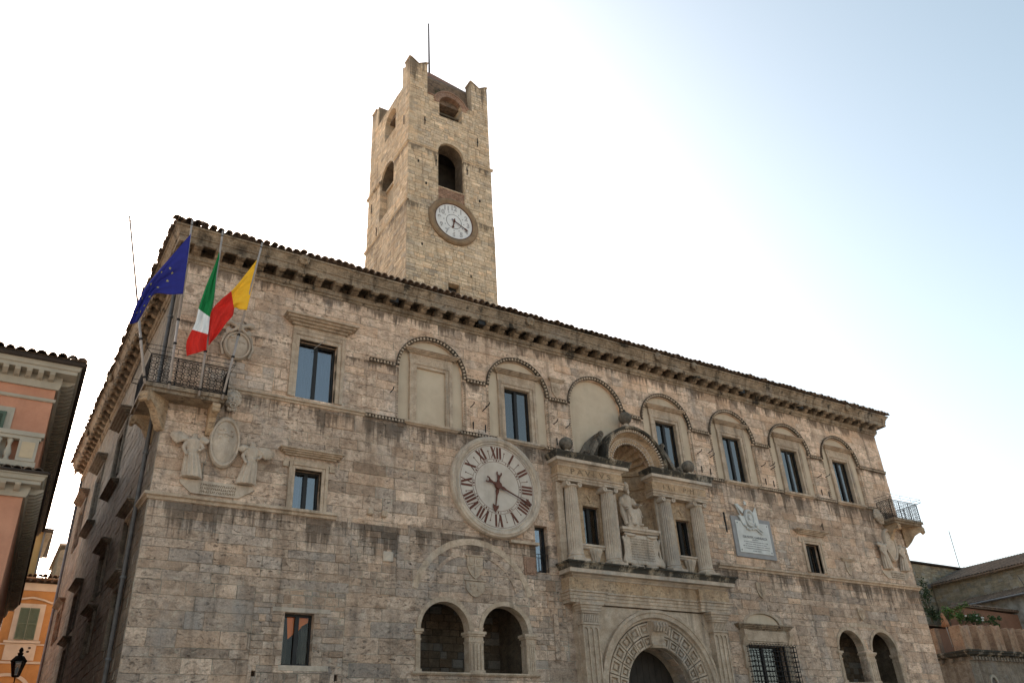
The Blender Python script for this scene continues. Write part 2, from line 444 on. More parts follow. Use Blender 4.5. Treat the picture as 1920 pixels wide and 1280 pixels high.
def link(name, data, loc, parent=None, rot=None):
    ob = bpy.data.objects.new(name, data)
    if name == 'roof_tile':
        k_ = rnd.uniform(.88, 1.12); ob.scale = (k_, rnd.uniform(.92, 1.1), k_ * rnd.uniform(.9, 1.1))
    COL.objects.link(ob)
    ob.location = loc
    if rot is not None: ob.rotation_euler = rot
    LOC[ob.name] = Vector(loc)
    if parent is not None:
        ob.parent = parent
        ob.matrix_parent_inverse = Matrix.Translation(-LOC[parent.name])
    return ob

def thing(name, label, cat, loc, group=None):
    ob = link(name, None, loc)
    ob.empty_display_size = 0.3
    return tag(ob, label, cat, group)

def tag(ob, label, cat, group=None):
    ob['label'] = label; ob['category'] = cat
    if group: ob['group'] = group
    return ob

def remesh(ob, size, smooth=2):
    md = ob.modifiers.new('remesh', 'REMESH'); md.mode = 'VOXEL'; md.voxel_size = size; md.use_smooth_shade = True
    if smooth:
        s = ob.modifiers.new('smooth', 'SMOOTH'); s.factor = 0.5; s.iterations = smooth
    return ob

def project(p):
    d = Vector(p) - CAM
    z = d.dot(_f)
    if z <= 0: return None
    return 960 + 1517.8 * d.dot(_r2) / z, 640 - 1517.8 * d.dot(_u2) / z, z

# ------------------------------------------------------------------ masonry
def arch_top(h, x):
    x0, x1, z0, zs, zc = h
    cx = (x0 + x1) / 2; hw = (x1 - x0) / 2
    t = 1 - ((x - cx) / hw) ** 2
    return zs + (zc - zs) * math.sqrt(max(0, t))

def stone_polys(x0, x1, z0, z1, holes, hr, wr, rg, courses=None):
    """Block outlines of a coursed wall; holes: (x0,x1,z0,z1) or (x0,x1,z0,spring,crown)."""
    if courses is None:
        courses = [z0]
        while courses[-1] < z1 - hr[0]:
            courses.append(courses[-1] + rg.uniform(*hr))
        courses[-1] = z1
    out = []
    for c in range(len(courses) - 1):
        za, zb = courses[c], courses[c + 1]
        xs = [x0]
        wk = rg.uniform(0.8, 1.2)
        while xs[-1] < x1 - wr[0] * 0.7:
            xs.append(xs[-1] + rg.uniform(*wr) * wk)
        xs[-1] = x1
        for a, b in zip(xs, xs[1:]):
            rects = [(a, b, za, zb)]
            for h in holes:
                hx0, hx1, hz0 = h[0], h[1], h[2]; hz1 = h[3]
                nr = []
                for (p, q, r, s) in rects:
                    if q <= hx0 or p >= hx1 or s <= hz0 or r >= hz1: nr.append((p, q, r, s)); continue
                    if p < hx0: nr.append((p, hx0, r, s)); 
                    if q > hx1: nr.append((hx1, q, r, s))
                    m0, m1 = max(p, hx0), min(q, hx1)
                    if r < hz0: nr.append((m0, m1, r, hz0))
                    if s > hz1: nr.append((m0, m1, hz1, s))
                rects = nr
            for (p, q, r, s) in rects:
                if q - p < 0.004 or s - r < 0.004: continue
                ar = [h for h in holes if len(h) == 5 and q > h[0] and p < h[1] and s > h[3] and r < h[4]]
                if not ar:
                    out.append([(p, r), (q, r), (q, s), (p, s)]); continue
                n = 16
                px = [p + (q - p) * i / n for i in range(n + 1)]
                low = [max([r] + [arch_top(h, x) for h in ar if h[0] < x < h[1]]) for x in px]
                run = []
                def flush(run):
                    if len(run) > 1 and run[-1][0] - run[0][0] > 0.01:
                        keep = [run[0]]
                        for i in range(1, len(run) - 1):
                            if abs((run[i + 1][1] - run[i][1]) - (run[i][1] - run[i - 1][1])) > 1e-4: keep.append(run[i])
                        keep.append(run[-1])
                        poly = keep + [(run[-1][0], s), (run[0][0], s)]
                        pp = [poly[0]]
                        for t in poly[1:]:
                            if abs(t[0] - pp[-1][0]) + abs(t[1] - pp[-1][1]) > 0.003: pp.append(t)
                        if len(pp) > 2: out.append(pp)
                for x, l in zip(px, low):
                    if l < s - 0.002: run.append((x, l))
                    elif run:
                        run.append((x, s)); flush(run); run = []
                flush(run)
    return out

def block(mb, poly, y, proud, bev, depth, tone, hue):
    n = len(poly)
    cx = sum(p[0] for p in poly) / n; cz = sum(p[1] for p in poly) / n
    w = max(p[0] for p in poly) - min(p[0] for p in poly); hgt = max(p[1] for p in poly) - min(p[1] for p in poly)
    bx = min(bev / max(w, .02) * 2, 0.35); bz = min(bev / max(hgt, .02) * 2, 0.35)
    cx = (max(p[0] for p in poly) + min(p[0] for p in poly)) / 2
    vs = [(x, y + depth, z) for x, z in poly] + [(x, y + 0.012, z) for x, z in poly]
    tilt = rnd.uniform(-.006, .006); tz = rnd.uniform(-.006, .006)
    vs += [(x + (cx - x) * bx, y - proud + tilt * (x - cx) + tz * (z - cz), z + (cz - z) * bz) for x, z in poly]
    fs = [tuple(range(2 * n, 3 * n))]; mo = [0.0]
    for i in range(n):
        j = (i + 1) % n
        fs.append((i, j, n + j, n + i)); mo.append(0.0)
        fs.append((n + i, n + j, 2 * n + j, 2 * n + i)); mo.append(1.0)
    mb.add(vs, fs, tone, hue, mo)

def masonry(parent, x0, x1, z0, z1, holes, hr, wr, mat, seed, y=0.0, depth=0.3, proud=(0.002, 0.016), bev=0.014,
            single=300, tonef=None, restname='stone_masonry', piece='stone', courses=None):
    rg = random.Random(seed)
    polys = stone_polys(x0, x1, z0, z1, holes, hr, wr, rg, courses)
    M = FRAME[-1]
    sc = []
    for p in polys:
        pr = [project(M @ Vector((x, y, z))) for x, z in p]
        s = 0.0
        if all(pr):
            cxp = sum(q[0] for q in pr) / len(pr); cyp = sum(q[1] for q in pr) / len(pr)
            if 0 < cxp < 1920 and 0 < cyp < 1280:
                s = abs(sum(pr[i][0] * pr[(i + 1) % len(pr)][1] - pr[(i + 1) % len(pr)][0] * pr[i][1] for i in range(len(pr)))) / 2
        sc.append(s)
    order = sorted(range(len(polys)), key=lambda i: -sc[i])
    big = set(i for i in order[:single] if sc[i] > 60)
    rest = MB()
    for i, p in enumerate(polys):
        cx = sum(q[0] for q in p) / len(p); cz = sum(q[1] for q in p) / len(p)
        t, h = (tonef(cx, cz, rg) if tonef else (rg.gauss(0, .45), rg.uniform(-1, 1)))
        t = max(-1.2, min(1.6, t))
        if i in big:
            mb = MB(); block(mb, p, y, rg.uniform(*proud), bev, depth, t, h)
            mb.build(piece, mat, parent, recalc=False)
        else:
            block(rest, p, y, rg.uniform(*proud), bev, depth, t, h)
    if rest.v: rest.build(restname, mat, parent, recalc=False, kind='stuff')

def flat_wall(mb, x0, x1, z0, z1, holes, y0, y1, tone=0.0, mi=0):
    """A plain wall sheet of real thickness with openings."""
    xs = sorted(set([x0, x1] + [h[i] for h in holes for i in (0, 1) if x0 < h[i] < x1]))
    for a, b in zip(xs, xs[1:]):
        hs = sorted([h for h in holes if h[0] <= a + 1e-6 and h[1] >= b - 1e-6], key=lambda h: h[2])
        z = z0
        for h in hs:
            if h[2] > z: mb.box(a, b, y0, y1, z, h[2], tone, 0, mi)
            if len(h) == 5:
                n = 12; lo = []
                for i in range(n + 1):
                    x = a + (b - a) * i / n; lo.append((x, arch_top(h, x)))
                zt = h[4] + 0.02
                mb.prism(lo + [(b, zt), (a, zt)], y0, y1, tone, 0, mi); z = zt
            else: z = h[3]
        if z < z1: mb.box(a, b, y0, y1, z, z1, tone, 0, mi)

# text as mesh -----------------------------------------------------
def text_mesh(body, size, extrude=0.004, offset=0.0, spacing=1.0):
    cu = bpy.data.curves.new('lettering', 'FONT')
    cu.body = body; cu.size = size; cu.extrude = extrude; cu.align_x = 'CENTER'; cu.align_y = 'CENTER'; cu.offset = offset
    cu.space_character = spacing
    ob = bpy.data.objects.new('lettering', cu); COL.objects.link(ob)
    dg = bpy.context.evaluated_depsgraph_get()
    me = bpy.data.meshes.new_from_object(ob.evaluated_get(dg))
    bpy.data.objects.remove(ob); bpy.data.curves.remove(cu)
    return me

def lettering(body, size, pos, mat, parent, name='lettering', sx=1.0, offset=0.0, extrude=0.004, spacing=1.0, ang=0.0):
    me = text_mesh(body, size, extrude, offset, spacing)
    M = Matrix.Rotation(-ang, 4, 'Y') @ Matrix.Rotation(PI / 2, 4, 'X') @ Matrix.Diagonal((sx, 1, 1, 1))
    me.transform(M)
    me.transform(FRAME[-1].to_3x3().to_4x4())
    me.materials.clear(); me.materials.append(MATS[mat])
    return link(name, me, FRAME[-1] @ Vector(pos), parent)

# ------------------------------------------------------------------ the setting
g = MB(); g.add([(-600, -600, 0), (600, -600, 0), (600, 900, 0), (-600, 900, 0)], [(0, 1, 2, 3)])
go = g.build('ground', 'paving', recalc=False); go['kind'] = 'structure'

# ------------------------------------------------------------------ the palace
W, DEP, SL = 29.55, 20.0, 0.013
palace = thing('palace', 'long weathered travertine palace with arched windows, big clock and carved portal', 'palace', (14.8, 0, 0))
LF = Matrix(((SL, 1, 0, 0), (-1, SL, 0, 0), (0, 0, 1, 0), (0, 0, 0, 1)))     # left wall frame: local x from back (-) to the corner (0)

AC = [7.40, 10.52, 13.70, 16.90, 20.22, 23.43, 26.55]                        # centres of the arched niches
NICHE = (14.03, 15.71, 7.5, 11.0, 11.84)
holes = [(3.23, 4.36, 11.31, 13.10), (3.41, 4.14, 8.17, 9.25), (3.47, 4.20, 4.43, 5.62), (10.86, 11.32, 7.17, 8.57),
         (23.10, 23.87, 8.15, 9.22), (12.67, 13.32, 8.16, 9.38), (16.58, 17.22, 8.14, 9.38),
         (19.05, 20.85, 3.2, 5.45), (19.22, 20.82, 6.13, 6.14, 6.50),
         (7.07, 8.53, 4.36, 5.42, 6.14), (8.93, 10.43, 4.36, 5.40, 6.13),
         (23.73, 25.13, 4.36, 5.46, 6.15), (25.60, 27.06, 4.36, 5.46, 6.16),
         (13.65, 16.15, 0.0, 3.96, 5.21), NICHE,
         (2.80, 2.90, 4.17, 4.29), (4.79, 4.87, 4.10, 4.24)]
holes += [(c - 1.09, c + 1.09, 11.2, 12.95, 14.03) for c in AC]

def front_tone(x, z, rg):  # lighter higher up: stone weathering, plus a light gradient put into the tone
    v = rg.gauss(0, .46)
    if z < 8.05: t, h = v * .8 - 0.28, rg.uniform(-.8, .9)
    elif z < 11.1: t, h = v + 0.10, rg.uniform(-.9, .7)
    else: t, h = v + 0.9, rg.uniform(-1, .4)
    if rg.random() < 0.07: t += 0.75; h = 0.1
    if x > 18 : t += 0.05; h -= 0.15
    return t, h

fw = MB(); fw.box(0.32, W - 0.3, 0.31, 0.36, 0, 0.5)
front_wall = fw.build('front_wall', 'facade_stone', palace)
ZONES = [(2.70, 4.98, 4.02, 6.15, 0.0), (17.86, 19.22, 8.22, 10.85, -.5), (5.05, 6.35, 6.2, 8.0, 0.1), (21.5, 22.4, 8.2, 9.5, 0.0), (10.5, 11.78, 5.0, 6.95, -.1), (0.9, 2.6, 11.3, 12.0, .2)]
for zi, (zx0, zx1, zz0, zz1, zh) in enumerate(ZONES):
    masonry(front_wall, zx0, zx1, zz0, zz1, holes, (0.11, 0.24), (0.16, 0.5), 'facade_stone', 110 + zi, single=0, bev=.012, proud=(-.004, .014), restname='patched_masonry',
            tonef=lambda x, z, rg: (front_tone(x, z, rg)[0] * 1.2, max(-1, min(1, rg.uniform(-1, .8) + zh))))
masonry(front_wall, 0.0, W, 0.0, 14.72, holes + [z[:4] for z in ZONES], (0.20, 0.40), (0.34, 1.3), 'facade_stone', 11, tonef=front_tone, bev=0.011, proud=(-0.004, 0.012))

with frame(LF):
    lwin = []      # (u centre, z top of opening, w, h, kind)
    lw = MB(); lw.box(-DEP + .1, -0.4, 0.31, 0.36, 0, 0.5)
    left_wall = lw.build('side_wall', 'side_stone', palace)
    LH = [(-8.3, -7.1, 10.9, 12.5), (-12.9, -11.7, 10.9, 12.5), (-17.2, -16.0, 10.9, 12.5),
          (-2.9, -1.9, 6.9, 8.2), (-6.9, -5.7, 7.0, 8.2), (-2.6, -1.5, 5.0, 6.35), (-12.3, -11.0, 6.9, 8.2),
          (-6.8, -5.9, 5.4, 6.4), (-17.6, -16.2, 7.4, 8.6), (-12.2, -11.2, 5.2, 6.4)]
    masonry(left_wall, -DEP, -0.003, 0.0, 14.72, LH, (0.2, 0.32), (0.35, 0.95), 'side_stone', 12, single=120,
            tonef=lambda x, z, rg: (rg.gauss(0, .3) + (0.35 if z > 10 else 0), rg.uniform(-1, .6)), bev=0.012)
bk = MB()
bk.box(W - 0.31, W - 0.001, 0.32, DEP, 0, 14.72); bk.box(0.2, W - 0.32, DEP - 0.4, DEP - 0.05, 0, 14.72)
bk.build('rear_wall', 'facade_stone', palace)

# cornice -----------------------------------------------------------
path = [(-SL * DEP, DEP), (0, 0), (W, 0), (W, DEP)]
cm = MB().sweep(path, [(-0.3, 14.70), (0.035, 14.70), (0.05, 14.76), (0.10, 14.78), (0.10, 14.87), (0.13, 14.90), (-0.3, 14.90)])
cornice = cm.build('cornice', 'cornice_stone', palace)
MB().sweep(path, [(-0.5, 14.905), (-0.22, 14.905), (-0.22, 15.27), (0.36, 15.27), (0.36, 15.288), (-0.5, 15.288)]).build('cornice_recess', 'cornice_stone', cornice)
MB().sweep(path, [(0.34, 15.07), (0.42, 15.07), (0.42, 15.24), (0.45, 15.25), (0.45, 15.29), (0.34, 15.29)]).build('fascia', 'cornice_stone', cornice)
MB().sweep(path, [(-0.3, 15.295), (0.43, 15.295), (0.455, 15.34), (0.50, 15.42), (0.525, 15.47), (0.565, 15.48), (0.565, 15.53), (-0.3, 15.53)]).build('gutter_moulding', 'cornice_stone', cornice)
# modillions
mo = MB().prism_x([(0, 14.905), (-0.10, 14.905), (-0.17, 14.93), (-0.20, 14.985), (-0.27, 14.985), (-0.33, 14.95), (-0.375, 14.97), (-0.39, 15.02), (-0.39, 15.055), (-0.275, 15.055), (-0.275, 15.20), (0.28, 15.20), (0.28, 14.905)], -0.10, 0.10)
mo.box(-0.115, 0.115, -0.41, -0.273, 14.985, 15.072)
mm, mo_o = mo.mesh('modillion', 'cornice_stone', origin=Vector((0, 0, 14.9)), M=Matrix.Identity(4))
sp = 0.572
n = int((W - 0.2) / sp)
for i in range(n + 1):
    link('modillion', mm, (0.12 + i * (W - 0.24) / n, -0.068, 14.9), cornice)
nl = int(DEP / sp)
ang = math.atan2(-1, SL)
for i in range(nl):
    p = LF @ Vector((-0.35 - i * sp, -0.068, 14.9))
    link('modillion', mm, p, cornice, rot=(0, 0, ang))
# lion masks on the gutter
def lion_mask(x, parent, fr=None):
    b = MB()
    b.ell((x, -0.58, 15.42), (.11, .09, .12)); b.ell((x, -0.67, 15.38), (.055, .05, .05))
    for k in range(9):
        a = 2 * PI * k / 9
        b.ell((x + .12 * math.cos(a), -0.55, 15.42 + .125 * math.sin(a)), (.055, .06, .055), 8, 6)
    o = b.build('lion_mask', 'cornice_stone', parent); remesh(o, 0.018, 1)
for x in (3.0, 10.85, 16.5, 18.3, 27.3): lion_mask(x, cornice)
with frame(LF):
    for x in (-4.2, -9.8, -15.5): lion_mask(x, cornice)

# roof ---------------------------------------------------------------
rm = MB()
E0 = 0.50
ez, rz = 15.56, 18.9
a_, b_, c_, d_ = (-E0, -E0), (W + E0, -E0), (W + E0, DEP + .3), (-E0 - SL * DEP, DEP + .3)
r1, r2 = (9.5, 9.9), (W - 9.9, 9.9)
vs = [(*a_, ez), (*b_, ez), (*c_, ez), (*d_, ez), (*r1, rz), (*r2, rz)]
vs += [(x, y, z - 0.03) for x, y, z in vs]
rm.add(vs, [(0, 1, 5, 4), (1, 2, 5), (2, 3, 4, 5), (3, 0, 4), (7, 6, 10, 11), (8, 7, 11), (9, 8, 11, 10), (6, 9, 10), (0, 6, 7, 1), (1, 7, 8, 2), (2, 8, 9, 3), (3, 9, 6, 0)])
roof = rm.build('roof', 'roof_tile', palace)
tl = MB()
for s, (ra, rb, tn) in enumerate([(0.105, 0.085, 0)]):
    prof = []
    n = 8
    for y, rr, dz in ((-0.24, 0.105, 0.0), (0.55, 0.088, 0.27)):
        ring = []
        for i in range(n + 1):
            a = PI * i / n
            ring.append((rr * math.cos(a), y, rr * math.sin(a) + dz))
        for i in range(n, -1, -1):
            a = PI * i / n
            ring.append(((rr - .02) * math.cos(a), y, (rr - .02) * math.sin(a) + dz))
        prof.append(ring)
    tl.loft(prof)
tme, _ = tl.mesh('roof_tile', 'roof_tile', origin=Vector((0, 0, 0)), M=Matrix.Identity(4), smooth=False)
tl2 = MB(); tl2.loft([[(x, y, z * (1 + 0)) for x, y, z in r] for r in prof], tone=0.9)
tme2, _ = tl2.mesh('roof_tile', 'roof_tile', origin=Vector((0, 0, 0)), M=Matrix.Identity(4))
tl3 = MB(); tl3.loft(prof, tone=-0.8)
tme3, _ = tl3.mesh('roof_tile', 'roof_tile', origin=Vector((0, 0, 0)), M=Matrix.Identity(4))
nt_ = int((W + 1.0) / 0.213)
for i in range(nt_ + 1):
    x = -0.47 + i * (W + 0.94) / nt_
    link('roof_tile', rnd.choice((tme, tme2, tme3, tme)), (x, -0.42 + rnd.uniform(-.03, .03), 15.565 + rnd.uniform(-.012, .012)), roof, rot=(0, 0, rnd.uniform(-.05, .05)))
for i in range(96):
    p = LF @ Vector((0.35 - i * 0.213, -0.42 + rnd.uniform(-.03, .03), 15.565 + rnd.uniform(-.012, .012)))
    link('roof_tile', rnd.choice((tme, tme2, tme3)), p, roof, rot=(0, 0, ang + rnd.uniform(-.05, .05)))
# under-tiles filling the gaps between the covers
ut = MB()
for i in range(nt_):
    x = -0.36 + i * (W + 0.94) / nt_
    ut.add([(x - .08, -.60, 15.575), (x, -.60, 15.548), (x + .08, -.60, 15.575), (x - .08, 0.1, 15.76), (x, 0.1, 15.74), (x + .08, .1, 15.76)],
           [(0, 1, 4, 3), (1, 2, 5, 4)], rnd.uniform(-.6, .4))
ut.build('under_tile', 'roof_tile', roof, recalc=False, kind='stuff')
# corner ridge tiles
for i in range(5):
    link('ridge_tile', tme, (-0.45 + 0.3 * i, -0.45 + 0.3 * i, 15.60 + 0.11 * i), roof, rot=(0, 0, R(-45)))

# ------------------------------------------------------------------ windows
def curtain(parent, x0, x1, z0, z1, y, mat='curtain_cloth', amp=0.025, seed=0, taper=0.0):
    b = MB(); rg = random.Random(seed); n = 36; vs = []; fs = []
    ph = rg.uniform(0, 6)
    for j, z in enumerate((z0, (z0 + z1) / 2, z1)):
        for i in range(n + 1):
            t = i / n
            x = x0 + (x1 - x0) * t
            vs.append((x, y + amp * math.sin(t * (x1 - x0) * 55 + ph + 1.5 * math.sin(t * 9)), z))
    for j in range(2):
        for i in range(n):
            k = j * (n + 1) + i
            fs.append((k, k + 1, k + n + 2, k + n + 1))
    b.add(vs, fs)
    return b.build('curtain', mat, parent, smooth=True, recalc=False)

def casement(parent, x0, x1, z0, z1, y=0.19, cur=((0.0, 1.0),), bars=0.055, mid=0.1, seed=1, cmat='curtain_cloth', leaves=2, name='window', glass='window_glass'):
    b = MB(); cx = (x0 + x1) / 2
    x0 -= .01; x1 += .01; z0 -= .01; z1 += .01
    b.box(x0, x0 + bars, y, y + .09, z0, z1); b.box(x1 - bars, x1, y, y + .09, z0, z1)
    b.box(x0 + bars, x1 - bars, y + .004, y + .088, z1 - bars * 1.3, z1); b.box(x0 + bars, x1 - bars, y + .004, y + .088, z0, z0 + bars * 1.2)
    if leaves == 2: b.box(cx - mid / 2, cx + mid / 2, y - .012, y + .08, z0 + bars, z1 - bars)
    w = b.build(name, 'dark_frame', parent)
    spans = [(x0 + bars, cx - mid / 2), (cx + mid / 2, x1 - bars)] if leaves == 2 else [(x0 + bars, x1 - bars)]
    for a, c in spans:
        q0, q1, q2 = (random.Random(seed * 31 + int(a * 100)).uniform(-.014, .014) for _ in range(3))
        pm_ = MB().box(a, c, y + .042, y + .048, z0 + bars, z1 - bars)
        pm_.v = [(vx, vy + (q0 if vx < (a + c) / 2 else q1) + (q2 if vz > (z0 + z1) / 2 else 0), vz) for vx, vy, vz in pm_.v]
        pm_.build('pane', glass, w)
    for k, (s, e) in enumerate(cur):
        curtain(w, x0 + (x1 - x0) * s, x0 + (x1 - x0) * e, z0, z1, y + 0.16, cmat, seed=seed + k)
    r = MB(); q = 0.9
    r.box(x0 - .1, x1 + .1, q + .3, q + .35, z0 - .1, z1 + .1)
    r.box(x0 - .12, x0 - .015, .305, q + .3, z0 - .1, z1 + .1); r.box(x1 + .015, x1 + .12, .305, q + .3, z0 - .1, z1 + .1)
    r.box(x0 - .1, x1 + .1, .305, q + .3, z1 + .015, z1 + .1); r.box(x0 - .1, x1 + .1, .305, q + .3, z0 - .1, z0 - .015)
    r.build('room_interior', 'room_dark', w)
    return w

def surround(parent, x0, x1, z0, z1, wd, top, y0=-0.07, y1=0.12, steps=2, mat='trim_stone', bottom=None):
    """Moulded stone frame: wd = width of the jambs, top = height of the lintel."""
    b = MB()
    zb = z0 if bottom is None else bottom
    for s in range(steps):
        f0, f1 = s / steps, (s + 1) / steps
        yy = y0 + 0.025 * (steps - 1 - s)
        b.box(x0 - wd * f1, x0 - wd * f0, yy, y1, zb, z1 + top * f1); b.box(x1 + wd * f0, x1 + wd * f1, yy, y1, zb, z1 + top * f1)
        b.box(x0 - wd * f0, x1 + wd * f0, yy + .001, y1, z1 + top * f0, z1 + top * f1)
    return b.build('window_surround', mat, parent, auto=0.008)

def moulding(parent, x0, x1, z0, z1, proj, name='hood', mat='trim_stone', y1=0.0, steps=4, flip=False, crust=False):
    """Projecting shelf with stepped underside and returns at the ends."""
    prof = [(-0.02 - y1, z0)]; hh = z1 - z0
    for k in range(steps):
        o = proj * ((k + 1) / steps) ** 0.8
        prof += [(o, z0 + hh * (k + (0.15 if k else 0)) / steps), (o, z0 + hh * (k + 1) / steps)]
    prof.append((-0.02 - y1, z1))
    e = proj
    b = MB().sweep([(x0 + e, 0.02), (x0 + e, 0), (x1 - e, 0), (x1 - e, 0.02)], prof)
    return b.build(name, mat, parent)

# tall window beside the balcony
w = casement(palace, 3.23, 4.36, 11.31, 13.10, cur=((0.02, 0.46), (0.5, 0.98)), seed=3)
surround(w, 3.23, 4.36, 11.29, 13.10, 0.22, 0.24)
fr = MB().box(3.02, 4.57, -0.045, 0.05, 13.36, 13.50); fr.build('frieze', 'trim_stone', w)
moulding(w, 2.70, 4.86, 13.50, 13.74, 0.38, 'hood')
MB().tube([(3.70, .1, 12.95), (3.92, -.22, 13.13)], .012).build('bracket_arm', 'pole_paint', w)
# small windows of the first floor
for (x0, x1, z0, z1, hx0, hx1, sd) in ((3.41, 4.14, 8.17, 9.25, 2.92, 4.68, 5), (23.10, 23.87, 8.15, 9.22, 22.62, 24.42, 6)):
    w = casement(palace, x0, x1, z0, z1, cur=((0.05, 0.35),), seed=sd)
    surround(w, x0, x1, z0, z1, 0.17, 0.17, steps=2)
    b = MB().box(x0 - .30, x1 + .30, -0.04, 0.03, z1 + .172, z1 + .24); b.box(x0 - .34, x0 - .19, -.06, .03, z1 + .02, z1 + .17); b.box(x1 + .19, x1 + .34, -.06, .03, z1 + .02, z1 + .17)
    b.build('lug_moulding', 'trim_stone', w)
    moulding(w, hx0, hx1, z1 + 0.34, z1 + 0.50, 0.26, 'hood')
# low window
w = casement(palace, 3.47, 4.20, 4.43, 5.62, cur=((0.0, 0.3), (0.72, 1.0)), seed=8, cmat='dark_drape', glass='clear_glass')
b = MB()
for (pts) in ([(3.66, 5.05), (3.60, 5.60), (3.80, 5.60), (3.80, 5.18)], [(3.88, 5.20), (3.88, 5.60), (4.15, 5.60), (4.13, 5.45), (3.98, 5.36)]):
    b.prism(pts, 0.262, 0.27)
b.build('painted_reflection', 'painted_reflection', w)  # orange panels behind the glass stand in for a reflection of houses opposite
MB().box(3.15, 4.60, -0.02, 0.1, 5.625, 5.735).build('lintel', 'pale_stone', w, auto=.01)
MB().box(3.40, 4.62, -0.018, 0.15, 4.30, 4.425).build('sill', 'pale_stone', w, auto=.01)
# narrow window with a little railing right of the clock
w = casement(palace, 10.86, 11.32, 7.17, 8.57, leaves=1, cur=((0.6, 1.0),), seed=9)
b = MB()
for k in range(5): b.tube([(10.88 + .105 * k, .06, 7.18), (10.88 + .105 * k, .06, 7.72)], .008, 4)
b.tube([(10.86, .06, 7.72), (11.32, .06, 7.72)], .011, 4)
b.build('railing', 'iron', w)
MB().box(9.93, 10.92, -.12, .02, 7.93, 8.01).build('stone_ledge', 'trim_stone', palace)

# arched windows of the top floor
def billet_arc(b, cx, cz, r, w=0.075, n=30):
    for k in range(n):
        a0 = PI * (k + 0.12) / n; a1 = PI * (k + 0.62) / n
        b.ring(cx, cz, [(r - w * .95, -0.075), (r - .006, -0.075), (r - .006, 0.0), (r - w * .95, 0.0)], a0, a1, 1, tone=0.35, mi=1)
for k, c in enumerate(AC):
    blank = k in (0, 2)
    niche = MB()
    # plaster infill with the window opening left free
    hs = [(c - 0.49, c + 0.49, 11.2, 13.05)] if not blank else []
    xs = [c - 1.12 + 2.24 * i / 24 for i in range(25)]
    if hs:
        niche.box(c - 1.12, c - .60, 0.075, 0.29, 11.17, 12.95); niche.box(c + .60, c + 1.12, 0.075, 0.29, 11.17, 12.95)
        arc = [(c + 1.13 * math.cos(PI * i / 24), 12.95 + 1.11 * math.sin(PI * i / 24)) for i in range(25)]
        niche.prism([(c + 1.12, 12.95)] + [p for p in arc[1:-1] if p[1] > 13.15] + [(c - 1.12, 12.95), (c - 0.6, 12.95), (c - .6, 13.15), (c + .6, 13.15), (c + .6, 12.95)], 0.075, 0.29)
    else:
        arc = [(c + 1.13 * math.cos(PI * i / 24), 12.95 + 1.11 * math.sin(PI * i / 24)) for i in range(25)]
        if k == 0: low = [(c - 1.13, 11.17), (c + 1.13, 11.17)]
        else:
            low = []
            for i in range(25):
                x = c - 1.13 + 2.26 * i / 24; q = 1.03 ** 2 - (x - 14.87) ** 2
                low.append((x, max(11.17, 11.0 + math.sqrt(q)) if q > 0 else 11.17))
        niche.prism(low + arc, 0.09 if k == 0 else 0.10, 0.29)
    nb = niche.build('plaster_panel', 'plaster', palace)
    if k != 2:
        if not blank:
            w = casement(palace, c - 0.49, c + 0.49, 11.22, 13.05, y=0.16, cur=((0.03, 0.2 + 0.1 * (k % 3)),) if k % 2 else ((0.03, 0.22), (0.8, 0.97)), seed=20 + k)
        else: w = nb
        surround(w, c - 0.49, c + 0.49, 11.21, 13.05, 0.235, 0.20, y0=-0.01, y1=0.2)
        MB().box(c - .74, c + .74, 0.012, 0.2, 13.252, 13.50).build('frieze', 'trim_stone', w)
        moulding(w, c - .93, c + .93, 13.50, 13.61, 0.17, 'hood', y1=0.1)
        MB().sweep([(c - .80, .08), (c - .80, 0), (c + .80, 0), (c + .80, .08)], [(-.02, 11.085), (.05, 11.085), (.08, 11.12), (.12, 11.13), (.12, 11.20), (-.02, 11.20)]).build('sill', 'trim_stone', w)
    # hood mould with billets
    hm = MB().ring(c, 12.95, [(1.09, -.03), (1.115, -.055), (1.115, 0.03), (1.09, 0.03)], 0, PI, 28)
    hm.ring(c, 12.95, [(1.178, -.09), (1.20, -.09), (1.20, 0.03), (1.178, 0.03)], 0, PI, 28)
    hm.ring(c, 12.95, [(1.10, -.022), (1.185, -.022), (1.185, 0.03), (1.10, 0.03)], 0, PI, 28)
    billet_arc(hm, c, 12.95, 1.178)
    hm.build('billet_arch', ['billet_stone', 'trim_stone'], palace)
    # dog-tooth strips up both jambs
    if True:
        dj = MB()
        for sx in (-1, 1):
            x = c + sx * 1.13
            if 13.6 < x < 16.2: continue
            z = 11.28
            while z < 12.78:
                dj.ell((x, -0.012, z), (.022, .03, .03), 6, 4, tone=-.6); z += 0.085
            dj.box(x + sx * .045 - .012, x + sx * .045 + .012, -.018, .01, 11.25, 12.85, tone=-.3)
        dj.build('jamb_bead', 'trim_stone', palace, kind='stuff')
# billet courses between the arches
def billet_course(x0, x1, z, parent=palace):
    b = MB().box(x0, x1, -.08, .02, z + .075, z + .098)
    b.box(x0, x1, -.045, .02, z - .015, z + .01)
    m_ = int((x1 - x0) / .10)
    for i in range(m_):
        x = x0 + (x1 - x0) * (i + .2) / m_
        b.box(x, x + .055, -.07, .02, z + .01, z + .075, tone=.3, mi=1)
    b.box(x0, x1, -.02, .02, z + .005, z + .08)
    return b.build('billet_course', ['billet_stone', 'trim_stone'], parent)
edges = [5.35] + [v for c in AC for v in (c - 1.21, c + 1.21)] + [W + 0.0]
for a, c in zip(edges[0::2], edges[1::2]): billet_course(a, c, 12.90)
sb = [(5.26, 6.58), (8.24, 9.70), (11.34, 11.85), (17.72, 19.40), (21.04, 22.61), (24.25, 25.73), (27.37, 28.45)]
for a, c in sb: billet_course(a, c, 11.10)
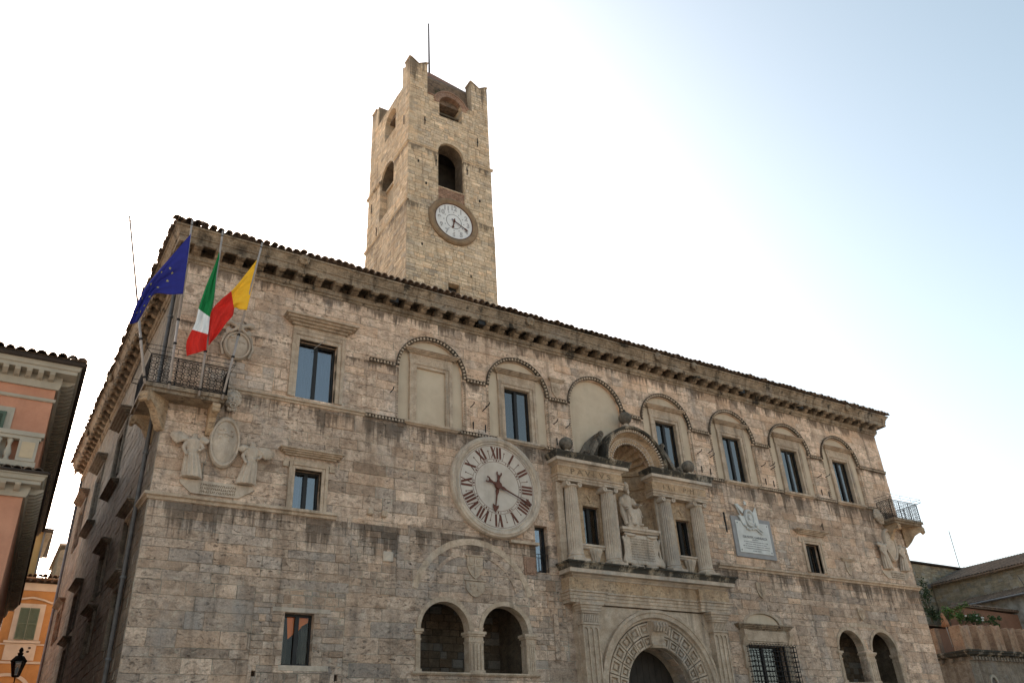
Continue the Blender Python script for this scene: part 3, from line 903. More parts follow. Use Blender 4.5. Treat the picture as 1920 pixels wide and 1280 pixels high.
# string courses
def course(x0, x1, z, proj=0.13, hgt=0.15, fr=None, miter=None, name='string_course'):
    pts = [(x0, 0), (x1, 0)] if miter is None else miter
    return MB().sweep(pts, [(-.02, z - hgt), (proj * .35, z - hgt), (proj * .5, z - hgt * .6), (proj, z - hgt * .45), (proj, z), (-.02, z + .03)]).build(name, 'trim_stone', palace)
course(1.42, 5.26, 11.21, 0.10, 0.12)
course(0, 0, 8.16, miter=[(-SL * 2.4, 2.4), (0, 0), (4.60, 0)])
course(18.35, W, 8.06, miter=[(18.32, 0), (W, 0), (W, 6)])

# grilled window on the right -----------------------------------------
w = casement(palace, 19.05, 20.85, 3.2, 5.45, y=0.22, cur=(), seed=31)
surround(w, 19.05, 20.85, 3.2, 5.45, 0.20, 0.10, y0=-.08)
MB().box(18.86, 21.04, -.10, .02, 5.56, 5.90).build('frieze', 'trim_stone', w)
moulding(w, 18.62, 21.28, 5.91, 6.10, 0.22, 'hood', 'cornice_stone')
for x in (18.78, 20.97):
    MB().prism_x([(0, 4.7), (-.06, 4.72), (-.10, 5.1), (-.08, 5.4), (-.16, 5.6), (-.24, 5.75), (-.24, 5.905), (0, 5.905)], x, x + .15).build('scroll_bracket', 'trim_stone', w)
MB().prism([(19.24 + .78 * (1 - math.cos(PI * i / 20)), 6.12 + .36 * math.sin(PI * i / 20)) for i in range(21)], 0.05, 0.25).build('lunette_panel', 'plaster', w)
MB().ring(20.02, 6.12, [(.80, -.015), (.96, -.015), (.96, .05), (.80, .05)], 0, PI, 20, ex=.46).build('lunette_arch', 'trim_stone', w)
gb = MB()
for k in range(15):
    x = 18.90 + 2.1 * k / 14
    gb.tube([(x, -.34, 3.0), (x, -.34, 5.42)], .014, 4)
z = 3.05
while z < 5.45:
    gb.tube([(18.90, .0, z), (18.90, -.34, z), (21.0, -.34, z), (21.0, 0, z)], .012, 4); z += .155
for k in range(1, 4):
    for x in (18.90, 21.0): gb.tube([(x, -.34 + .1 * k, 3.0), (x, -.34 + .1 * k, 5.42)], .012, 4)
for k in range(15):
    x = 18.90 + 2.1 * k / 14
    gb.tube([(x, -.34, 5.42), (x, -.30, 5.47), (x, -.26, 5.42)], .010, 4)
gb.build('iron_grille', 'iron', w)

# loggias ---------------------------------------------------------------
def loggia(xa, arches, xz, seed):
    x0, x1 = xa
    b = MB()
    b.box(x0 - .2, x0 - .02, .305, 2.1, 4.0, 6.9); b.box(x1 + .02, x1 + .2, .305, 2.1, 4.0, 6.9)
    b.box(x0 - .2, x1 + .2, .305, 2.1, 6.75, 6.9); b.box(x0 - .2, x1 + .2, .305, 2.1, 4.0, 4.2)
    lo = b.build('loggia', 'loggia_stone', palace)
    old = FRAME[-1]
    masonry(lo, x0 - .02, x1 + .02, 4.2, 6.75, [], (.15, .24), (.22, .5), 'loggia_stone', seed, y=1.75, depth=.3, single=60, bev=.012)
    for (a, c, z0, zs, zc) in arches:
        hw = (c - a) / 2
        MB().ring((a + c) / 2, zs, [(hw - .005, -.022), (hw + .12, -.03), (hw + .12, .02), (hw - .005, .30)], 0, PI, 24, ex=(zc - zs) / hw).build('archivolt', 'trim_stone', lo)
    s = MB().sweep([(x0 - .18, 0), (x1 + .2, 0)], [(-.3, 4.28), (.05, 4.28), (.09, 4.32), (.09, 4.355), (-.3, 4.355)])
    s.build('sill', 'trim_stone', lo)
    def pil(p0, p1, y0=-.06, y1=.26, flutes=4):
        q = MB(); q.box(p0 + .02, p1 - .02, y0 + .03, y1, 4.356, 5.12)
        wdt = (p1 - p0 - .06) / flutes
        for k in range(flutes): q.lathe(p0 + .03 + wdt * (k + .5), y0 + .03, [(wdt * .42, 4.42), (wdt * .42, 5.08)], 8)
        q.box(p0, p1, y0 - .01, y1 + .002, 4.357, 4.42)
        pl = q.build('pilaster', 'trim_stone', lo)
        MB().box(p0, p1, y0 + .02, y1 + .01, 5.121, 5.17).box(p0 + .02, p1 - .02, y0 + .035, y1 - .02, 5.17, 5.28).box(p0 - .02, p1 + .02, y0, y1 + .02, 5.28, 5.33).box(p0 - .05, p1 + .05, y0 - .03, y1 + .03, 5.33, 5.40).build('capital', 'trim_stone', lo)
    for p in xz: pil(*p)
loggia((7.0, 10.5), holes[9:11], [(6.91, 7.08), (8.48, 8.96), (10.30, 10.62)], 41)
loggia((23.66, 27.14), holes[11:13], [(23.58, 23.75), (25.12, 25.62), (26.98, 27.25)], 42)
# blind arch and carved shields over the left loggia
MB().ring(8.72, 6.05, [(1.42, -.02), (1.52, -.02), (1.52, .02), (1.42, .02)], R(18), R(162), 30).build('blind_arch', 'facade_stone', palace)
MB().ring(8.72, 5.95, [(1.80, -.012), (1.98, -.012), (1.98, .02), (1.80, .02)], R(15), R(165), 30, tone=.4).build('blind_arch', 'trim_stone', palace)
def shield(cx, zt, wd, ht, y=-.05, parent=palace, cross=True, name='carved_shield', mat='trim_stone'):
    pts = [(cx - wd / 2, zt), (cx - wd / 2, zt - ht * .45), (cx - wd * .42, zt - ht * .65), (cx - wd * .22, zt - ht * .88), (cx, zt - ht)]
    pts = pts + [(2 * cx - x, z) for x, z in reversed(pts[:-1])]
    b = MB().prism(pts, y, .02)
    if cross:
        b.box(cx - .025, cx + .025, y - .02, y + .001, zt - ht * .85, zt - .03); b.box(cx - wd * .42, cx + wd * .42, y - .019, y + .001, zt - ht * .42, zt - ht * .34)
    for k in range(5): b.ell((cx + rnd.uniform(-.3, .3) * wd, y, zt - ht * rnd.uniform(.12, .6)), (.04, .03, .05), 7, 5)
    return b.build(name, mat, parent)
shield(8.74, 7.42, .5, .62)
MB().prism([(8.44, 7.46), (9.04, 7.46), (9.04, 7.42), (8.44, 7.42)], -.07, .02).build('shield_cap', 'trim_stone', palace)
shield(8.73, 6.72, .58, .42, cross=False)
MB().box(8.40, 9.08, -.06, .02, 6.745, 6.78).build('shield_cap', 'trim_stone', palace)
shield(25.40, 6.98, .36, .45, -.08); shield(20.2, 7.55, .42, .55, -.05)
MB().box(24.6, 26.3, -.012, .02, 6.28, 6.42).build('carved_panel', 'trim_stone', palace)
b = MB().box(10.40, 10.80, -.03, .02, 7.06, 7.58); b.box(10.46, 10.74, -.05, -.028, 7.12, 7.50)
b.build('carved_panel', 'brick', palace)
MB().box(5.95, 6.25, -.05, .02, 7.05, 7.32).build('carved_block', 'pale_stone', palace, auto=.02)
MB().box(5.45, 5.62, -.14, .02, 8.24, 8.42).box(5.86, 6.02, -.14, .02, 8.22, 8.40).build('projecting_stone', 'trim_stone', palace, auto=.03)
b = MB().box(11.30, 11.46, -.035, .02, 4.75, 6.0); b.build('carved_block', 'facade_stone', palace)
moulding(palace, 25.0, 25.75, 8.72, 8.84, .12, 'hood'); shield(25.37, 8.70, .34, .5, -.04, cross=False)
moulding(palace, 11.78, 12.42, 13.62, 13.74, .11, 'hood'); shield(12.06, 13.60, .36, .55, -.03, cross=False)
MB().box(19.02, 19.09, -.02, .01, 9.22, 9.95).build('slit_patch', 'room_dark', palace)  # black bar on the wall face, painted shade instead of a cut opening
# iron pins and hooks on the facade
for k, c in enumerate(AC[:6]):
    for dx, z in ((1.35, 12.05), (1.9, 12.15), (-1.35, 12.0)):
        x = c + dx
        if x > W - .3 or 12.4 < x < 17.4: continue
        MB().tube([(x, .02, z), (x, -.22, z + .03), (x, -.25, z + .09)], .016, 5).build('iron_hook', 'iron', palace)
    for dx, z in ((1.42, 11.45), (1.85, 11.42)):
        if 12.4 < c + dx < 17.6: continue
        MB().tube([(c + dx, -.02, z - .12), (c + dx, -.03, z + .12)], .018, 5).build('iron_pin', 'iron', palace)
MB().tube([(24.3, .02, 9.95), (24.3, -.1, 10.1), (24.3, -.08, 9.85)], .02, 5).build('iron_hook', 'iron', palace)

# left side wall: hoods, blind windows and rainwater pipe -------------------
with frame(LF):
    for k, (u0, u1, z0, z1) in enumerate(LH):
        w = casement(palace, u0, u1, z0, z1, y=.2, cur=(), seed=50 + k)
        if z1 > 12:
            surround(w, u0, u1, z0, z1, .18, .18, mat='side_stone')
            MB().box(u0 - .2, u1 + .2, -.05, .02, z1 + .185, z1 + .36).build('frieze', 'side_stone', w)
            moulding(w, u0 - .5, u1 + .5, z1 + .37, z1 + .6, .36, 'hood', 'side_stone')
        else:
            surround(w, u0, u1, z0, z1, .13, .12, steps=1, mat='side_stone')
            moulding(w, u0 - .32, u1 + .32, z1 + .14, z1 + .28, .27, 'hood', 'side_stone')
    for u0, u1, z in ((-8.5, -5.5, 10.4), (-13.2, -10.2, 10.4)):
        moulding(palace, u0, u0 + 2.2, z, z + .16, .26, 'hood', 'side_stone')
    pipe = MB().tube([(-1.05, -.10, 0), (-1.05, -.10, 14.6), (-1.05, -.38, 15.1)], .055, 8)
    po = pipe.build('drainpipe', 'lead_pipe', palace, smooth=True)
    MB().tube([(-19.3, -.10, 0), (-19.3, -.10, 14.6)], .055, 8).build('drainpipe', 'lead_pipe', palace, smooth=True)
    for z in (4.6, 6.4, 9.5, 11.8, 13.5): MB().tube([(-1.05, -.10, z - .03), (-1.05, -.10, z + .03)], .075, 8).build('pipe_collar', 'lead_pipe', po)
# ------------------------------------------------------------------ portal
PX = 14.93
pb = MB()
# body behind the lower order, with the arch cut out
arcs = [(PX + 2.0 * math.cos(PI * i / 28), 3.96 + 2.0 * math.sin(PI * i / 28)) for i in range(29)]
pb.prism([(12.0, 3.0), (PX - 2.0, 3.0)] + arcs[::-1][0:15] + [(PX, 6.27), (12.0, 6.27)], -.22, 0.01)
pb.prism([(PX, 6.27)] + arcs[::-1][14:] + [(PX + 2.0, 3.0), (17.82, 3.0), (17.82, 6.27)], -.22, 0.01)
pb.box(12.0, PX - 2.0, -.22, .01, 0, 3.0); pb.box(PX + 2.0, 17.82, -.22, .01, 0, 3.0)
portal = pb.build('portal', 'trim_stone', palace)
MB().ring(PX, 3.96, [(1.98, -.19), (2.05, -.24), (2.08, -.32), (2.20, -.33), (2.22, -.36), (2.30, -.36), (2.30, -.2), (1.98, -.1)], 0, PI, 40).build('archivolt', 'trim_stone', portal)
for s in (-1, 1):
    MB().box(PX + s * 2.14 - .16, PX + s * 2.14 + .16, -.34, -.2, 0, 3.95).build('archivolt_jamb', 'trim_stone', portal)
    MB().prism([(PX + s * 2.65, 5.2), (PX + s * 2.65, 6.05), (PX + s * 1.95, 6.05)], -.235, -.218).build('spandrel_panel', 'trim_stone', portal)
# coffered voussoirs in two rings
def voussoir_mesh(r0, r1, da):
    b = MB()
    def pt(r, a, y): return (r * math.cos(a), y, r * math.sin(a))
    lv = [(0.0, -.05, .012), (.0, -.10, .018)]
    def frm(i, y, m=None):
        fr = i
        a0, a1 = -da / 2 + .006 + fr * da, da / 2 - .006 - fr * da
        q0, q1 = r0 + .008 + fr * (r1 - r0), r1 - .008 - fr * (r1 - r0)
        return [pt(q0, a0, y), pt(q1, a0, y), pt(q1, a1, y), pt(q0, a1, y)]
    rings = [frm(0, .06), frm(0, -.05), frm(.02, -.06), frm(.16, -.06), frm(.19, .005), frm(.29, .005), frm(.33, -.05)]
    vs = [p for r in rings for p in r]; fs = []
    for k in range(len(rings) - 1):
        for j in range(4): fs.append((k * 4 + j, k * 4 + (j + 1) % 4, (k + 1) * 4 + (j + 1) % 4, (k + 1) * 4 + j))
    fs.append(tuple(range(len(vs) - 4, len(vs))))
    b.add(vs, fs)
    return b.mesh('voussoir', 'trim_stone', origin=Vector((0, 0, 0)), M=Matrix.Identity(4))[0]
nv = 13
for (r0, r1) in ((1.26, 1.58), (1.59, 1.97)):
    vm = voussoir_mesh(r0, r1, PI / nv)
    for k in range(nv):
        a = PI * (k + .5) / nv
        if r0 > 0: link('voussoir', vm, (PX, -.15, 3.96), portal, rot=(0, -a, 0))
MB().ring(PX, 3.96, [(1.25, -.185), (1.27, -.185), (1.27, .7), (1.25, .7)], 0, PI, 30).build('arch_soffit', 'trim_stone', portal)
for s in (-1, 1):
    b = MB()
    for k in range(8): b.box(PX + s * 1.61 - .35, PX + s * 1.61 + .35, -.2 + .001 * k, .7, .5 * k, .5 * k + .485)
    b.build('door_jamb', 'trim_stone', portal)
ks = MB()
ks.prism_x([(-.18, 5.15), (-.30, 5.16), (-.33, 5.24), (-.28, 5.32), (-.30, 5.5), (-.36, 5.62), (-.46, 5.66), (-.50, 5.76), (-.46, 5.88), (-.36, 5.93), (-.18, 5.93)], PX - .26, PX + .26)
for k in range(5): ks.tube([(PX - .24 + .12 * k, -.47, 5.88), (PX - .24 + .12 * k, -.515, 5.75), (PX - .24 + .12 * k, -.46, 5.62)], .045, 6)
ks.build('keystone', 'trim_stone', portal)
# door
dm = MB().box(PX - 1.3, PX + 1.3, .62, .68, 0, 5.3)
door = dm.build('door', 'door_wood', portal)
for k in range(10):
    x = PX - 1.22 + .246 * k
    MB().box(x, x + .236, .59, .621, 0, 5.25).build('plank', 'door_wood', door)
# pilasters, capitals
for (p0, p1) in ((12.03, 12.61), (17.18, 17.76)):
    b = MB().box(p0, p1, -.38, -.21, 0, 5.68)
    wd = (p1 - p0)
    for k in range(4):
        x = p0 + wd * k / 3 * .93
        b.box(x, x + wd * .075, -.425, -.379, 0, 5.64)
    for k in range(3):
        cx = p0 + wd * (.17 + k * .315)
        b.ring(cx, 5.54, [(.07, -.424), (.115, -.424), (.115, -.379), (.07, -.379)], 0, PI, 8)
    b.box(p0, p1, -.43, -.379, 5.62, 5.685)
    b.build('pilaster', 'trim_stone', portal)
    c = MB().box(p0 - .03, p1 + .03, -.47, -.2, 5.69, 5.74).box(p0 - .01, p1 + .01, -.43, -.2, 5.74, 6.0)
    for k in range(9): c.box(p0 + wd * (k + .2) / 9, p0 + wd * (k + .75) / 9, -.455, -.429, 5.76, 5.98)
    for k, (o, z0, z1) in enumerate(((.04, 6.0, 6.06), (.075, 6.06, 6.14), (.10, 6.14, 6.22), (.14, 6.22, 6.30))):
        c.box(p0 - o, p1 + o, -.45 - o * .9, -.2, z0 + .001, z1)
    c.build('capital', 'trim_stone', portal)
# entablature breaking forward over the pilasters
EP = [(11.93, .02), (11.93, -.16), (12.72, -.16), (12.72, -.04), (17.08, -.04), (17.08, -.16), (17.90, -.16), (17.90, .02)]
MB().sweep(EP, [(-.02, 6.305), (.24, 6.305), (.24, 6.40), (.265, 6.405), (.265, 6.50), (.29, 6.505), (.29, 6.58), (.33, 6.60), (.33, 6.645), (-.02, 6.645)]).build('architrave', 'trim_stone', portal)
MB().sweep(EP, [(-.02, 6.646), (.25, 6.646), (.25, 7.02), (-.02, 7.02)]).build('frieze', 'niche_stone', portal)
CP = [(11.99, .02), (11.99, -.22), (17.98, -.22), (17.98, .02)]
MB().sweep(CP, [(-.02, 7.02), (.10, 7.02), (.13, 7.07), (.16, 7.09), (.19, 7.13), (.36, 7.14), (.36, 7.26), (-.02, 7.26)]).build('cornice_fascia', 'pale_stone', portal)
MB().sweep(CP, [(-.02, 7.261), (.38, 7.261), (.385, 7.29), (.40, 7.35), (.44, 7.40), (.47, 7.41), (.47, 7.455), (-.02, 7.47)]).build('cornice_sima', 'crusted_stone', portal)
# ---- upper order
BAYS = ((11.86, 14.03, 12.67, 13.32, 8.16, 9.38), (15.71, 17.76, 16.58, 17.22, 8.14, 9.38))
for i, (a, c, w0, w1, z0, z1) in enumerate(BAYS):
    b = MB(); flat_wall(b, a, c, 7.46, 10.0, [(w0, w1, z0, z1)], -.10, .02)
    b.build('bay_panel', 'niche_stone', portal)
    w = casement(palace, w0, w1, z0, z1, y=.08, cur=((.05, .3),), seed=60 + i, bars=.05, mid=.12)
    b = MB().sweep([(w0 - .20, 0), (w0 - .20, -.1), (w1 + .14, -.1), (w1 + .14, 0)], [(-.1, 7.98), (.05, 7.98), (.09, 8.01), (.09, 8.05), (.13, 8.06), (.13, 8.12), (-.1, 8.12)])
    b.build('sill', 'pale_stone', w)
    cx = (w0 + w1) / 2 - .02
    b = MB().lathe(cx, -.11, [(.05, 7.50), (.10, 7.56), (.19, 7.8), (.22, 7.86), (.24, 7.92), (.24, 7.975)], 24, flute=12, fd=.02)
    b.build('corbel', 'pale_stone', w)
    # lily carved over the window
    b = MB()
    lx = (w0 + w1) / 2
    b.ell((lx, -.105, 9.66), (.045, .04, .14), 8, 6); b.ell((lx, -.105, 9.5), (.09, .03, .025), 8, 5)
    for s in (-1, 1): b.tube([(lx, -.11, 9.5), (lx + s * .07, -.12, 9.62), (lx + s * .14, -.12, 9.70), (lx + s * .17, -.11, 9.64)], [.02, .035, .03, .015], 6)
    b.build('carved_lily', 'niche_stone', portal)
# columns
for k, x in enumerate((12.12, 13.56, 16.02, 17.44)):
    yc = -.27
    MB().box(x - .31, x + .31, yc - .31, -.02, 7.471, 7.56).lathe(x, yc, [(.30, 7.56), (.31, 7.60), (.27, 7.64), (.26, 7.66), (.28, 7.69), (.25, 7.72)], 24).build('column_base', 'pale_stone', portal)
    MB().lathe(x, yc, [(.245, 7.721), (.24, 7.9), (.235, 8.6), (.215, 9.4), (.20, 9.80), (.21, 9.83)], 80, flute=20, fd=.03, zrange=(7.8, 9.81)).build('column_shaft', 'pale_stone', portal)
    c = MB().lathe(x, yc, [(.21, 9.831), (.235, 9.85), (.24, 9.88), (.21, 9.90)], 20)
    for s in (-1, 1):
        for yy in (yc - .17,):
            c.ring(x + s * .22, 9.89, [(.02, yy - .06), (.085, yy - .06), (.085, yy + .34), (.02, yy + .34)], 0, 2 * PI, 14)
    c.box(x - .28, x + .28, yc - .27, -.02, 9.955, 10.0)
    c.build('capital', 'pale_stone', portal)
MB().box(11.62, 11.86, -.22, .02, 7.47, 9.98).build('side_pilaster', 'trim_stone', portal)
# entablature in two blocks
for i, (a, c) in enumerate(((11.86, 13.98), (15.74, 17.74))):
    P4 = [(a, .02), (a, -.12), (c, -.12), (c, .02)]
    MB().sweep(P4, [(-.02, 10.001), (.23, 10.001), (.23, 10.08), (.25, 10.085), (.25, 10.16), (.29, 10.18), (.29, 10.215), (-.02, 10.215)]).build('architrave', 'trim_stone', portal)
    MB().sweep(P4, [(-.02, 10.216), (.23, 10.216), (.23, 10.50), (-.02, 10.50)]).build('frieze', 'niche_stone', portal)
    P5 = [(a, .02), (a, -.18), (c, -.18), (c, .02)]
    MB().sweep(P5, [(-.02, 10.501), (.18, 10.501), (.20, 10.55), (.24, 10.57), (.26, 10.60), (.38, 10.61), (.38, 10.71), (-.02, 10.71)]).build('cornice_fascia', 'pale_stone', portal)
    MB().sweep(P5 if i else [(a, .02), (a, -.18), (c + .05, -.18), (c + .05, .02)], [(-.02, 10.711), (.39, 10.711), (.40, 10.77), (.43, 10.83), (.45, 10.87), (.45, 10.91), (-.02, 10.93)]).build('cornice_sima', 'crusted_stone', portal)
# niche: curved back, scallop shell, rings
NX, NR = 14.87, 0.84
b = MB(); n = 24
prof_y = lambda a: (NX + NR * math.cos(a), 0.02 + .72 * math.sin(a))
vs = []; fs = []
for z in (7.47, 11.0):
    for i in range(n + 1):
        x, y = prof_y(PI * i / n); vs.append((x, y, z))
for i in range(n): fs.append((i, i + 1, n + 2 + i, n + 1 + i))
b.add(vs, fs); 
b.build('niche_wall', 'niche_stone', portal, smooth=True)
b = MB(); vs = []; fs = []; nu, nv2 = 144, 12
for j in range(nv2 + 1):
    t = PI / 2 * j / nv2 * .995
    for i in range(nu + 1):
        a = PI * i / nu
        fl = 1 - .17 * (1 - abs(math.sin(a * 9))) ** 1.3
        rr = NR * fl
        # fan of flutes radiating from the back of the niche
        vs.append((NX + rr * math.cos(t) * math.cos(a), (.02 + .72 * math.sin(t) * (.25 + .75 * fl)), 11.0 + rr * math.cos(t) * math.sin(a)))
for j in range(nv2):
    for i in range(nu): fs.append((j * (nu + 1) + i, j * (nu + 1) + i + 1, (j + 1) * (nu + 1) + i + 1, (j + 1) * (nu + 1) + i))
b.add(vs, fs)
b.build('scallop_shell', 'niche_stone', portal)
for z, h, pr in ((10.02, .09, .05), (10.42, .07, .05), (10.93, .13, .07)):
    pts = [prof_y(PI - PI * i / 20) for i in range(21)]
    MB().sweep([(x, y) for x, y in pts], [(-.02, z), (pr, z), (pr * 1.5, z + h * .6), (pr * 1.5, z + h), (-.02, z + h)]).build('niche_moulding', 'niche_stone', portal)
for s in (-1, 1):
    x = NX + s * .97
    b = MB().box(x - .12, x + .12, -.16, .02, 7.471, 11.0)
    z = 7.8
    while z < 9.9:
        b.ell((x, -.165, z), (.045, .03, .075), 8, 6); b.ell((x - .04, -.165, z + .13), (.03, .025, .03), 6, 4); b.ell((x + .04, -.165, z + .13), (.03, .025, .03), 6, 4); z += .29
    b.box(x - .15, x + .15, -.2, .02, 10.0, 10.08); b.box(x - .15, x + .15, -.24, .02, 10.86, 11.0)
    b.build('niche_jamb', 'pale_stone', portal)
ar = MB().ring(NX, 11.0, [(.84, .02), (.84, -.16), (.86, -.18), (.99, -.18), (1.0, -.13), (1.08, -.20), (1.13, -.28), (1.15, -.34), (1.22, -.34), (1.22, 0.0)], 0, PI, 36)
ar.build('niche_arch', 'niche_stone', portal)
b = MB()
for k in range(38):
    a = PI * (k + .25) / 38
    b.ring(NX, 11.0, [(1.15, -.42), (1.235, -.42), (1.235, -.33), (1.15, -.33)], a, a + PI / 76, 1, tone=.5)
b.build('dentil_band', 'pale_stone', portal, kind='stuff')
MB().ring(NX, 11.0, [(1.236, -.50), (1.30, -.52), (1.33, -.5), (1.33, .01), (1.236, .01)], 0, PI, 40).build('arch_coping', 'crusted_stone', portal)
b = MB()
for k in range(26):
    a = PI * (k + .5) / 26
    cx, cz = NX + .92 * math.cos(a), 11.0 + .92 * math.sin(a)
    b.ell((cx, -.185, cz), (.035, .03, .035), 6, 5); 
    p = [(NX + r * math.cos(a + d), 11.0 + r * math.sin(a + d)) for r, d in ((.84, -.055), (.77, 0), (.84, .055))]
    b.prism([p[0], p[1], p[2]], -.175, -.13)
b.ring(NX, 11.0, [(.975, -.20), (1.0, -.20), (1.0, -.17), (.975, -.17)], 0, PI, 36)
b.build('shell_fringe', 'pale_stone', portal)
MB().ring(NX, 11.0, [(.80, .5), (1.33, -.02), (1.33, .02), (.80, .72)], 0, PI, 24).build('niche_hood_core', 'niche_stone', portal)
# volutes beside the arch
def volute(s):
    x0 = NX + s * 1.28
    pts = []
    for i in range(22):
        t = i / 21
        x = x0 + s * (t * .88)
        z = 10.94 + .98 * (1 - t) ** 1.5 + .10 * math.sin(t * PI * 1.6)
        pts.append((x, -.16 - .0 * t, z))
    b = MB()
    top = [(p[0], p[2]) for p in pts]
    bot = [(p[0], max(10.93, p[2] - .16 - .1 * math.sin(PI * i / 21))) for i, p in enumerate(pts)]
    b.prism(top + bot[::-1], -.34, -.04)
    o = b.build('volute', 'sooty_stone', portal)
    for (cx, cz, r) in ((x0 + s * .72, 11.07, .13), (x0 + s * .06, 11.86, .10)):
        c = MB()
        sp = []
        for i in range(26):
            a = i / 25 * 4 * PI
            rr = r * (1 - i / 30)
            sp.append((cx + s * rr * math.cos(a), -.36, cz + rr * math.sin(a)))
        c.tube(sp, [.035 * (1 - i / 45) for i in range(26)], 6)
        c.ring(cx, cz, [(.0, -.30), (r, -.30), (r, -.06), (0, -.06)], 0, 2 * PI, 16)
        c.build('volute_scroll', 'sooty_stone', o)
for s in (-1, 1): volute(s)
MB().prism([(12.78, 10.93), (13.62, 10.93), (13.75, 11.9), (13.5, 11.95), (13.1, 11.62), (12.86, 11.25)], -.02, .04).build('volute_backing', 'sooty_stone', portal)
for (x, z, pz) in ((12.08, 11.29, 10.92), (17.36, 11.30, 10.92), (14.72, 12.68, 12.30)):
    b = MB().lathe(x, -.30, [(.15, pz), (.15, pz + .06), (.08, pz + .10), (.07, pz + .17)], 14)
    po = b.build('ball_pedestal', 'pale_stone', portal)
    MB().ell((x, -.30, z), (.225, .225, .225), 24, 16).build('stone_ball', 'sooty_stone', portal, smooth=True)
    if z > 12: MB().lathe(x, -.30, [(.05, z + .2), (.06, z + .26), (.02, z + .33)], 10).build('finial', 'crusted_stone', portal)
# shelf and scrolled tablet under the statue
MB().sweep([(14.16, .3), (14.16, -.18), (15.58, -.18), (15.58, .3)], [(-.4, 8.68), (.02, 8.68), (.05, 8.73), (.09, 8.75), (.09, 8.83), (-.4, 8.83)]).box(14.3, 15.45, -.1, .4, 7.47, 8.68).build('statue_shelf', 'pale_stone', portal)
tb = MB(); vs = []; fs = []; nx, nz = 20, 12
for j in range(nz + 1):
    for i in range(nx + 1):
        u, v = i / nx, j / nz
        wv = .70 + .05 * math.sin(v * 11) + .10 * (1 - v) ** 3
        z = 7.60 + .98 * v + (.035 * math.sin(u * 17) if j == 0 else 0)
        vs.append((14.80 + (u - .5) * 2 * wv, -.20 - .07 * math.cos(v * PI * 2) * (1 - v) - .04 * math.cos((u - .5) * 8) ** 2 * 0 - (.05 if (i in (0, nx)) else 0), z))
for j in range(nz):
    for i in range(nx): fs.append((j * (nx + 1) + i, j * (nx + 1) + i + 1, (j + 1) * (nx + 1) + i + 1, (j + 1) * (nx + 1) + i))
tb.add(vs, fs)
to = tb.build('scrolled_tablet', 'pale_stone', portal, smooth=True)
md = to.modifiers.new('thick', 'SOLIDIFY'); md.thickness = .06
sc_ = MB()
for s in (-1, 1):
    sc_.tube([(14.80 + s * .74, -.24, 7.62), (14.80 + s * .80, -.27, 7.72), (14.80 + s * .72, -.26, 7.95), (14.80 + s * .70, -.25, 8.3), (14.80 + s * .76, -.26, 8.5)], [.06, .06, .035, .03, .05], 7)
    sc_.tube([(14.80 + s * .25, -.26, 8.58), (14.80 + s * .45, -.30, 8.55), (14.80 + s * .68, -.26, 8.60)], [.04, .06, .04], 7)
    sc_.tube([(14.80 + s * .05, -.27, 7.60), (14.80 + s * .3, -.30, 7.56), (14.80 + s * .55, -.27, 7.62)], [.04, .055, .04], 7)
sc_.build('tablet_scrolls', 'pale_stone', to, smooth=True)
rl = MB()
for k in range(9):
    z = 8.42 - k * .082; x = 14.32
    while x < 15.25:
        w_ = rnd.uniform(.02, .045)
        rl.tube([(x, -.29, z), (x + w_ * rnd.uniform(0, .8), -.29, z + .045)], .007, 4)
        if rnd.random() < .5: rl.tube([(x, -.29, z + .02), (x + w_, -.29, z + rnd.uniform(0, .045))], .006, 4)
        x += w_ + .016
rl.build('worn_inscription', 'inscription_faint', to, kind='stuff')
lettering('PAVLVS', .26, (12.92, -.355, 10.355), 'inscription_faint', portal, 'frieze_lettering', sx=1.35, spacing=1.5)
lettering('I I I', .24, (16.25, -.355, 10.355), 'inscription_faint', portal, 'frieze_lettering', sx=1.2, spacing=1.3)
lettering('P·M', .24, (17.15, -.355, 10.355), 'inscription_faint', portal, 'frieze_lettering', sx=1.2, spacing=1.3)

# ------------------------------------------------------------------ seated statue
st = MB()
sx_, sy_, sz_ = 14.72, .12, 8.83
def ring_(c, rx, ry, n=20, fold=0.0, k=9, ph=0.0, tilt=0.0):
    out = []
    for i in range(n):
        a = 2 * PI * i / n
        f = 1 + fold * math.sin(k * a + ph)
        out.append((c[0] + rx * f * math.cos(a), c[1] + ry * f * math.sin(a), c[2] + tilt * math.sin(a)))
    return out
st.box(sx_ - .40, sx_ + .42, sy_ - .40, sy_ + .35, sz_, sz_ + .07)
st.box(sx_ - .30, sx_ + .30, sy_ + .05, sy_ + .33, sz_ + .05, sz_ + .6)
# robe over the legs
st.loft([ring_((sx_, sy_ - .20, sz_ + .05), .30, .20, 40, .10, 9), ring_((sx_, sy_ - .20, sz_ + .3), .27, .20, 40, .09, 9, .4), ring_((sx_, sy_ - .17, sz_ + .52), .26, .22, 40, .05, 9, .6), ring_((sx_, sy_ - .08, sz_ + .64), .24, .26, 40, .02), ring_((sx_, sy_ + .05, sz_ + .72), .22, .2, 40)])
for s in (-1, 1):
    st.tube([(sx_ + s * .10, sy_ + .08, sz_ + .58), (sx_ + s * .15, sy_ - .30, sz_ + .58), (sx_ + s * .14, sy_ - .34, sz_ + .30), (sx_ + s * .13, sy_ - .32, sz_ + .06)], [.13, .115, .085, .07], 10)
    st.ell((sx_ + s * .13, sy_ - .42, sz_ + .09), (.06, .11, .045))
